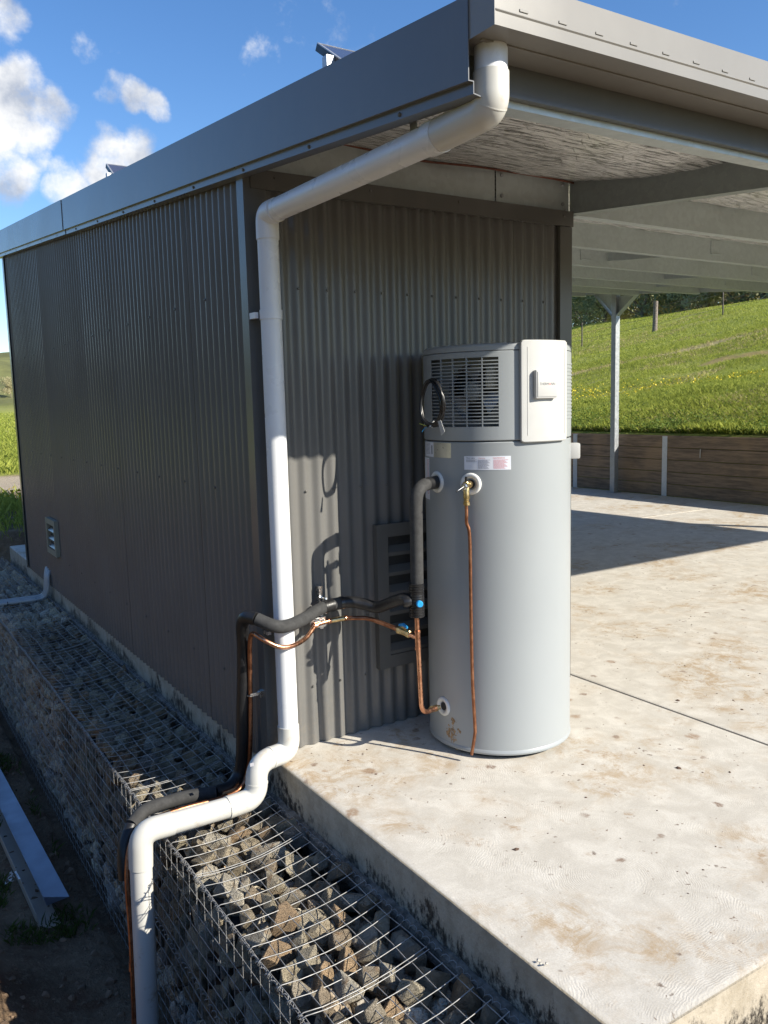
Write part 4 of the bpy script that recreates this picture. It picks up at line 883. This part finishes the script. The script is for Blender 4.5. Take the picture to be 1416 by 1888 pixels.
for b in range(11):
    y0, y1 = LB + GL * b, LB + GL * (b + 1)
    t = thing('gabion_basket', ((GXO + GXI) / 2, (y0 + y1) / 2, GB), gab_labels[b], 'gabion basket', 'gabion baskets in a row along the slab')
    st = stones_for(y0 + .01, y1 - .01); vs_, fs_ = [], []; o = 0; single = b <= 6
    for (x, y, z, r_, ly) in st:
        k = r6.randrange(16); e = Euler((r6.uniform(0, 6.28), r6.uniform(0, 6.28), r6.uniform(0, 6.28)))
        if single and ly < 2 and (ly == 0 or z > -1.0) and (b < 5 or ly == 0):
            ob = bpy.data.objects.new('stone', rock_me[k]); COL.objects.link(ob); adopt(ob, t); ob.location = (x, y, z); ob.rotation_euler = e; ob.scale = (r_, r_, r_)
        else:
            v, f = rock_n[k]; Mx = np.array(e.to_matrix()) * r_; vs_.append(v @ Mx.T + np.array((x, y, z))); fs_.append(f + o); o += len(v)
    rawmesh('stone_fill', np.concatenate(vs_), np.concatenate(fs_), M_rock, t, {'kind': 'stuff'})
    MB().box(GXO + .09, GXI - .012, y0 + .01, y1 - .01, GB + .02, GT - .15).build('shade_core', M_dark, t)  # near-black box standing in for shade deep between the stones
    # welded mesh: lid, outer face, edge spirals
    m = MB(); nt = 12
    for i in range(nt + 1): hookwire(m, y0 + .008 + (GL - .016) * i / nt, .003)
    for i in range(8):
        x = GXO + .004 + (GXI - .085 - GXO) * i / 7; m.tube([(x + .003 * math.sin(q * 1.7 + i), y0 + .005 + (GL - .01) * q / 8, GT - .001 + lid_up(x) + .004 * math.sin(q * 1.1 + i * 2) - (.006 if 0 < i < 7 else 0)) for q in range(9)], wire_r, 5, False)
    m.build('lid_mesh', M_wire, t, smooth=True, props={'kind': 'stuff'})
    m = MB()
    for i in range(nt + 1):
        y = y0 + .008 + (GL - .016) * i / nt; bg_ = r6.uniform(.0, .012); m.tube([(GXO - .004 - bg_ * math.sin(math.pi * q / 6), y, GT - (GT - GB) * q / 6) for q in range(7)], wire_r * .85, 5, False)
    for i in range(14):
        z = GT - .004 - (GT - GB) * i / 13.4; m.tube([(GXO - .001 - .012 * math.sin(math.pi * i / 13) * (.6 + .4 * math.sin(q + b)), y0 + .005 + (GL - .01) * q / 6, z) for q in range(7)], wire_r * .85, 5, False)
    m.build('face_mesh', M_wire, t, smooth=True, props={'kind': 'stuff'})
    m = MB()
    for (cx_, cz_, rad) in ((GXO - .004, GT - .004, .0085), (GXI - .030, GT + .012, .010), (GXO - .012, (GT + GB) / 2 + .02, .009)):
        nturn = 24; m.tube([(cx_ + rad * math.cos(q * math.pi / 2.5) + .003 * math.sin(q * .13), y0 + GL * q / (nturn * 5), cz_ + rad * math.sin(q * math.pi / 2.5)) for q in range(nturn * 5)], .0018, 4, False)
    m.build('edge_spiral', M_wire, t, smooth=True, props={'kind': 'stuff'})

mb = MB(); nh = 260
for i in range(nh + 1):
    yy = -2.2 + 9.9 * i / nh
    for j, (xx, zz) in enumerate(((-.034, -.27), (-.030, -.215), (-.016, -.203), (-.0005, -.199))):
        k_ = mnoise.noise((yy * 9, j * 3.1, 2)); mb.v.append((xx + (.012 * k_ if j < 3 else 0), yy, zz + .012 * k_ + .007 * mnoise.noise((yy * 40, j, 5))))
mb.f = [(i * 4 + j, (i + 1) * 4 + j, (i + 1) * 4 + j + 1, i * 4 + j + 1) for i in range(nh) for j in range(3)]
mb.build('mortar_haunch', simple('rough_mortar', (.17, .15, .125), .95, var=.5, vs=25, bump=.8, bs=90, bd=.01), slab)

# ------------------------------------------------------------------ grey electrical conduit on the far gabion
for k, (dy, dz, lb) in enumerate(((0, 0, 'nearest of three grey conduits bending up the slab edge'), (.065, .0, 'middle of three grey conduits bending up the slab edge'), (.13, .004, 'far one of three grey conduits bending up the slab edge'))):
    c = thing('electrical_conduit', (-.3, 5.18 + dy, -.19), lb, 'conduit', 'grey conduits lying over the far gabion'); r_ = .0165
    pth = fillet([(-1.15, 5.24 + dy, -.186 + dz), (-.08 + .0 * k, 5.17 + dy, -.182 + dz), (-.052, 5.10 + dy, -.10), (-.046, 5.09 + dy, .05), (-.018, 5.15 + dy, .09 + .01 * k)], .06, 6)
    MB().tube(pth, r_, 12).build('conduit', M_conduit, c, auto=50)
    if k == 0:
        for q in (-.16, -.42): MB().tube([(q - .003, 5.18, -.184), (q + .003, 5.18, -.184)], .021, 10).build('cable_tie', M_blackpl, c)

# ------------------------------------------------------------------ flashing lengths lying on the ground
def angle_len(label, p0, p1, prof, mat):
    t = thing('steel_flashing', ((p0[0] + p1[0]) / 2, (p0[1] + p1[1]) / 2, min(p0[2], p1[2])), label, 'flashing', 'steel flashings lying on the soil')
    p0, p1 = Vector(p0), Vector(p1); d = p1 - p0; sd = Vector((d.y, -d.x, 0)).normalized(); MB().extrude(prof, p0, sd, Vector((0, 0, 1)), d).build('folded_sheet', mat, t); return t, sd
angle_len('pale blue folded steel flashing on top, lying along the gabion', (-.878, 1.235, -1.10), (-.978, 4.60, -1.09), [(0, 0), (.124, .008), (.124, .006), (.002, -.002), (-.012, .055), (-.014, .055)], M_flash)
angle_len('beige channel shaped steel flashing underneath, lying on soil', (-.932, 1.165, -1.20), (-1.03, 4.45, -1.19), [(-.014, .105), (-.012, .105), (.003, .003), (.112, .003), (.112, .001), (0, .0)], M_flashb)
mb = MB()
for k in range(9): 
    c0 = Vector((-1.01 + rng.uniform(-.025, .025), 1.62 + rng.uniform(-.04, .04), -1.10 + rng.uniform(0, .03))); mb.add([c0 + Vector((rng.uniform(-.02, .02), rng.uniform(-.02, .02), rng.uniform(-.01, .02))) for _ in range(4)], [(0, 1, 2, 3)])
mb.add([Vector(p) for p in ((-.975, 1.70, -1.09), (-.965, 1.70, -1.088), (-.955, 1.60, -1.092), (-.967, 1.60, -1.094), (-.972, 1.65, -1.085))], [(0, 1, 2, 4), (0, 4, 3), (4, 2, 3)])
tag(mb.build('tie_scrap', M_rag, None), 'white scrap of tie stuck on the beige flashing', 'scrap')

# ------------------------------------------------------------------ retaining wall
rw = thing('retaining_wall', (9.82, 4.7, 0), 'low brown sleeper retaining wall with galvanised posts below the grass bank', 'retaining wall')
ps = [-2.42, -.39, 1.645, 3.68, 5.714, 7.75, 9.78]
for i, py in enumerate(ps):
    MB().extrude([(-.05, 0), (.05, 0), (.05, .007), (.004, .007), (.004, .09), (-.004, .09), (-.004, .007), (-.05, .007)], (9.798, py, -.3), (0, 1, 0), (1, 0, 0), (0, 0, 1.30 - .012)).build('steel_post', M_galvb, rw)
for i in range(6):
    for k in range(5):
        y0, y1 = ps[i] + .006, ps[i + 1] - .006; z0 = k * .2 + .001; w = .004 * math.sin(i * 3 + k * 2)
        MB().box(9.807 + w, 9.883, y0, y1, z0 + .004, z0 + .195, .007).build('sleeper', M_sleeper, rw)
MB().tube([(9.80, 5.02, .80), (9.795, 5.02, .66)], .009, 6).build('drain_stub', M_whitepl, rw)

# ------------------------------------------------------------------ paddock fence
fn = thing('wire_fence', (32.06, 24.57, 4.69), 'wire fence on the hillside with timber post and steel pickets', 'fence')
def pick(x, y, h, r_, mat, nm, lean=0):
    z = ground_z(x, y); MB().tube([(x, y, z - .1), (x + lean, y, z + h * .5), (x + lean * 1.6, y, z + h)], [r_, r_ * .97, r_ * .92], 9).build(nm, mat, fn, auto=50); return z
fp = [(30.49, 27.86), (32.06, 24.57), (34.04, 22.21), (36.6, 19.4), (28.6, 31.6)]
pick(*fp[0], 1.22, .035, M_picket, 'steel_picket'); pick(*fp[1], 1.45, .12, M_timber, 'timber_post', .03); pick(*fp[2], 1.2, .035, M_picket, 'steel_picket', -.02); pick(*fp[3], 1.2, .035, M_picket, 'steel_picket'); pick(*fp[4], 1.2, .035, M_picket, 'steel_picket')
order = [fp[4], fp[0], fp[1], fp[2], fp[3]]
for h in (.35, .7, 1.0, 1.15):
    MB().tube([(x, y, ground_z(x, y) + h) for x, y in order], .006, 4).build('fence_wire', M_picket, fn)

# ------------------------------------------------------------------ trees
def rnd_unit(n, g): v = g.normal(size=(n, 3)); return v / np.linalg.norm(v, axis=1)[:, None]
def tree_meshes(seed, H, wid, leaf, clumps, per):
    g = np.random.default_rng(seed); rt = random.Random(seed)
    mb = MB(); tips = []
    trunk = [Vector((rt.uniform(-.15, .15) * i, rt.uniform(-.15, .15) * i, H * .55 * i / 4)) for i in range(5)]
    mb.tube(trunk, [H * .022, H * .019, H * .016, H * .012, H * .007], 7)
    for i in range(8):
        b = trunk[rt.randrange(2, 5)]; a = rt.uniform(0, 6.28); L = wid * rt.uniform(.5, 1)
        e = b + Vector((math.cos(a) * L, math.sin(a) * L, H * rt.uniform(.12, .38))); mb.tube([b, (b + e) / 2 + Vector((0, 0, -H * .02)), e], [H * .008, H * .006, H * .003], 5); tips.append(e)
    C_ = []
    for i in range(clumps):
        p = tips[rt.randrange(len(tips))] if rt.random() < .55 else Vector((0, 0, H * .6)); C_.append((p.x + rt.gauss(0, wid * .3), p.y + rt.gauss(0, wid * .3), min(H, p.z + rt.gauss(.05, .15) * H)))
    C_ = np.array(C_); cr = g.uniform(.09, .17, clumps) * H
    idx = np.repeat(np.arange(clumps), per); u = rnd_unit(len(idx), g); rad = g.uniform(.35, 1, len(idx)) ** .5
    P = C_[idx] + u * (cr[idx] * rad)[:, None] * np.array([1.15, 1.15, .8]); n = rnd_unit(len(idx), g); t = np.cross(n, rnd_unit(len(idx), g)); t /= np.linalg.norm(t, axis=1)[:, None] + 1e-9; s = np.cross(n, t)
    a = (g.uniform(.6, 1.3, len(idx)) * leaf)[:, None]; V = np.stack([P - t * a, P + s * a * .45, P + t * a, P - s * a * .45], 1).reshape(-1, 3); F = np.arange(len(V)).reshape(-1, 4)
    return mb, V, F
kinds = []
for k, (H, w, leaf, cl, per, mt) in enumerate(((11, 3.4, .26, 36, 110, 0), (9, 3.6, .24, 34, 110, 1), (13, 3.0, .26, 38, 105, 2), (5, 2.6, .20, 26, 110, 3))):
    mb, V, F = tree_meshes(40 + k, H, w, leaf, cl, per)
    tm = mb.build('trunk', M_bark, None, smooth=True); cm = rawmesh('crown', V, F, M_leaf[mt]); kinds.append((tm.data, cm.data)); bpy.data.objects.remove(tm); bpy.data.objects.remove(cm)
def tree(name, kind, x, y, z, s, rz, label, group):
    t = thing(name, (x, y, z), label, 'tree', group); t.rotation_euler = (0, 0, rz); t.scale = (s, s, s * .98)
    for nm, d_ in (('trunk', kinds[kind][0]), ('crown', kinds[kind][1])):
        o = bpy.data.objects.new(nm, d_); COL.objects.link(o); o.parent = t
r7 = random.Random(77)
pl = []
for i in range(34):
    f_ = i / 33; ax, ay = 50 + 34 * f_, 24 + 74 * f_; depth = (8 if i % 2 else 16) + r7.uniform(-2, 3)
    x, y = ax + depth * .9, ay - depth * .43; pl.append((f_, i, x, y))
for f_, i, x, y in pl:
    kd_ = (0, 2, 1, 0, 1, 2)[i % 6]; lab_ = ['grey green gum tree in the row behind the hill crest', 'olive bushy tree in the row behind the hill crest', 'dark slender tree in the row behind the hill crest'][kd_ if kd_ < 3 else 0]
    tree(('gum_tree', 'bushy_tree', 'dark_tree')[kd_], kd_, x, y, hill_right(x, y) - .3, r7.uniform(.85, 1.25), r7.uniform(0, 6.28), lab_, ('gum trees behind the crest', 'bushy trees behind the crest', 'dark trees behind the crest')[kd_])
# beyond the left field
for (x, y, s, kd_, lb) in ((11.6, 142, 1.05, 3, 'round green tree at the far field edge beside the shed wall'), (7.9, 146, .72, 3, 'small green tree left of the round tree across the far field'), (3.9, 150, .55, 3, 'low bush at the left end of the far field edge')):
    tree('field_tree', kd_, x, y, ground_z(x, y) - .1, s, x, lb, None)
for q in range(5):
    x, y = 2 + q * 11, 300 + 22 * math.sin(q * 2.3); tree('hillside_tree', 1, x, y, ground_z(x, y) - .3, .9 + .2 * math.sin(q), q, 'bare looking tree scattered on the foot of the far hill', 'trees on the foot of the far hill')
MB().box(9.0, 9.16, 138, 138.16, ground_z(9, 138) - .2, ground_z(9, 138) + 1.3).build('field_post', M_rag, None, props={'label': 'pale post in front of the far field trees', 'category': 'post'})

# ------------------------------------------------------------------ grass, weeds and flowers
g = np.random.default_rng(9)
def blades(name, P, h, w, lean, mat, label, cat):
    n = len(P); a = g.uniform(0, 6.283, n); d = np.stack([np.cos(a), np.sin(a), np.zeros(n)], 1); s = np.stack([-np.sin(a), np.cos(a), np.zeros(n)], 1)
    hh = (h * g.uniform(.5, 1.3, n))[:, None]; ww = (w * g.uniform(.7, 1.3, n))[:, None]; ll = (lean * g.uniform(.2, 1.3, n))[:, None] * hh; up_ = np.array([[0, 0, 1.]])
    V = np.stack([P - s * ww, P + s * ww, P + up_ * hh * .6 + d * ll * .35 + s * ww * .75, P + up_ * hh + d * ll], 1).reshape(-1, 3); F = np.arange(4 * n).reshape(-1, 4)
    return tag(rawmesh(name, V, F, mat), label, cat, kind='stuff')
def off_track(P): return P[np.array([abs(.71 * p[0] + .70 * p[1] - 26.1 + 1.2 * mnoise.noise((p[0] * .9, p[1] * .9, 1))) > .75 * g.random() + .2 and not (abs(p[0] - 18.25 + .8 * mnoise.noise((p[0], p[1], 6))) < .5 and p[1] < 11.3) for p in P])]
def scatter(n, fx):
    out = []
    for _ in range(n):
        q = fx()
        if q: out.append(q)
    return np.array(out)
def hillpt(dmin, dmax, pw=1.0, lo=-.06, hi=.31):
    def f():
        d = dmin * (dmax / dmin) ** (g.random() ** pw); t = g.uniform(lo, hi)      # fan over the hillside seen past the shed
        a = math.atan2(.618, .938) + t; x, y = -1.586 + d * math.cos(a) * 1.12, -3.56 + d * math.sin(a) * 1.12
        if x < 9.95 or y < -1: return None
        return (x, y, ground_z(x, y) - .01)
    return f
P = off_track(scatter(150000, hillpt(11.5, 30)))
clump = np.array([mnoise.noise((p[0] * .9, p[1] * .9, 4)) for p in P]); dd_ = np.hypot(P[:, 0], P[:, 1])
blades('hill_grass', P, .062 * (1 + .9 * clump) + .06 * np.exp(-(P[:, 0] - 9.95) / 1.5), .0025 * (dd_ / 14), .9, M_grass, 'green grass growing on the near bank above the wall', 'grass')
P = off_track(scatter(120000, hillpt(24, 85))); dd_ = np.hypot(P[:, 0], P[:, 1])
blades('pasture_grass', P, .05 + .0006 * dd_, .0046 * (dd_ / 16), 1.0, M_grass, 'lighter green pasture grass higher up the hillside', 'grass')
P = scatter(60000, hillpt(13, 75)); msk = np.array([max(mnoise.noise((p[0] * .16, p[1] * .42, 11)) - .15, 1.0 - abs(.71 * p[0] + .70 * p[1] - 26.1)) for p in P]) > .02; P = P[msk]; dd_ = np.hypot(P[:, 0], P[:, 1])
blades('dry_grass', P, .08, .0055 * (dd_ / 16), 1.1, M_dry, 'straw coloured dry grass streaking across the hillside', 'grass')
def petals(name, P, s, label):
    n = len(P); u = rnd_unit(n, g); u[:, 2] = np.abs(u[:, 2]) + .4; u /= np.linalg.norm(u, axis=1)[:, None]; t = np.cross(u, rnd_unit(n, g)); t /= np.linalg.norm(t, axis=1)[:, None]; b = np.cross(u, t); ss = (s * g.uniform(.6, 1.2, n))[:, None]
    V = np.stack([P - t * ss, P - b * ss, P + t * ss, P + b * ss], 1).reshape(-1, 3); return tag(rawmesh(name, V, np.arange(4 * n).reshape(-1, 4), M_flower), label, 'flowers', kind='stuff')
P = scatter(60000, hillpt(13.5, 24)); msk = np.array([.62 * mnoise.noise((p[0] * .8, p[1] * .8, 21)) + .5 * mnoise.noise((p[0] * 3, p[1] * 3, 2)) + .22 - .33 * abs(p[0] - 14.35) - .09 * max(0, 9.5 - p[1]) for p in P]) > .0; P = P[msk][::3] + np.array([0, 0, .10])
petals('hill_flowers', P[::2] + np.stack([g.normal(0, .22, len(P[::2])), g.normal(0, .22, len(P[::2])), g.normal(0, .02, len(P[::2]))], 1), .017, 'yellow wildflowers drifting across the grass bank')
# broad-leaved weeds along the top of the retaining wall
P = scatter(16000, lambda: (lambda x, y: (x, y, ground_z(x, y) + g.uniform(.0, .10)))(9.93 + g.exponential(.5), g.uniform(1.5, 9.6)))
n = len(P); a = rnd_unit(n, g); t = np.cross(a, rnd_unit(n, g)); t /= np.linalg.norm(t, axis=1)[:, None]; b = np.cross(a, t); s = g.uniform(.012, .032, (n, 1))
tag(rawmesh('bank_weeds', np.stack([P - t * s, P - b * s * .5, P + t * s, P + b * s * .5], 1).reshape(-1, 3), np.arange(4 * n).reshape(-1, 4), M_leaf[3]), 'leafy green weeds along the top of the sleeper wall', 'weeds', kind='stuff')
# left: field behind, weeds on the bank, grass on the low soil
P = scatter(30000, lambda: (lambda x, y: (x, y, ground_z(x, y)))(*(lambda y_: (g.uniform(-.02, .17) * y_ - 1.0, y_))(20 * (12 ** g.random()))))
blades('field_grass', P, .22, .012 * (P[:, 1] / 30), .8, M_grass, 'sunlit green grass of the flat field beyond the shed', 'grass')
P = scatter(3500, lambda: (lambda x, y: (x, y, ground_z(x, y)))(g.uniform(-2.5, 4), g.normal(11.6, .7))); blades('bank_grass', P, .26, .008, .6, M_grass, 'tall green weeds on the soil bank past the slab end', 'weeds')
P = scatter(2600, lambda: (lambda x, y: (x, y, ground_z(x, y)))(g.uniform(-1.5, 3), g.normal(9.6, .5))); blades('bank_tuft', P, .12, .006, .8, M_grass, 'short grass on the dark soil bank past the slab end', 'grass')
P = scatter(500, lambda: (lambda x, y: (x, y, ground_z(x, y) + .27))(g.uniform(-2.0, 4), g.normal(11.8, .6))); petals('bank_flowers', P, .03, 'yellow flowers on the weeds past the slab end')
def lowpt():
    cx = (-1.02, -.80, -1.25)[g.integers(3)]; x, y = g.normal(cx, .09), g.uniform(1.0, 4.5)
    if x > -.66 or mnoise.noise((x * 3, y * 1.6, 8)) < .02: return None
    return (x, y, ground_z(x, y) - .005)
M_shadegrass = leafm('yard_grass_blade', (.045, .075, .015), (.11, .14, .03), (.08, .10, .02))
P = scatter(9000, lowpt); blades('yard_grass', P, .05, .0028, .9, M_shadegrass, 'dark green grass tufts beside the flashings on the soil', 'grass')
mb = MB()
for k in range(1300):
    x, y = rng.uniform(-1.8, -.64), rng.uniform(-.2, 5.0); z = ground_z(x, y); s = .004 + .022 * rng.random() ** 2.5 * (2 if rng.random() < .05 else 1)
    v, f = rock_n[rng.randrange(16)]; Mx = Euler((rng.uniform(0, 6), rng.uniform(0, 6), 0)).to_matrix(); mb.add([Mx @ Vector(q) * s + Vector((x, y, z)) for q in v.tolist()], f.tolist())
tag(mb.build('soil_clods', simple('soil_clod', (.20, .135, .085), .95, var=.5, vs=9), None), 'loose clods and pebbles on the low soil by the gabion', 'clods', kind='stuff')

ch = MB()
for (dx, dy, s_) in ((0, 0, .008), (.010, -.024, .006), (-.004, -.014, .006)):
    v, f = rock_n[4]; ch.add([Vector(q) * s_ + Vector((.012 + dx, -1.83 + dy, .008)) for q in v.tolist()], f.tolist())
tag(ch.build('mortar_crumbs', simple('mortar_pale', (.42, .39, .34), .9, var=.2), None), 'pale mortar crumbs stuck on the slab edge above the stones', 'mortar', kind='stuff')
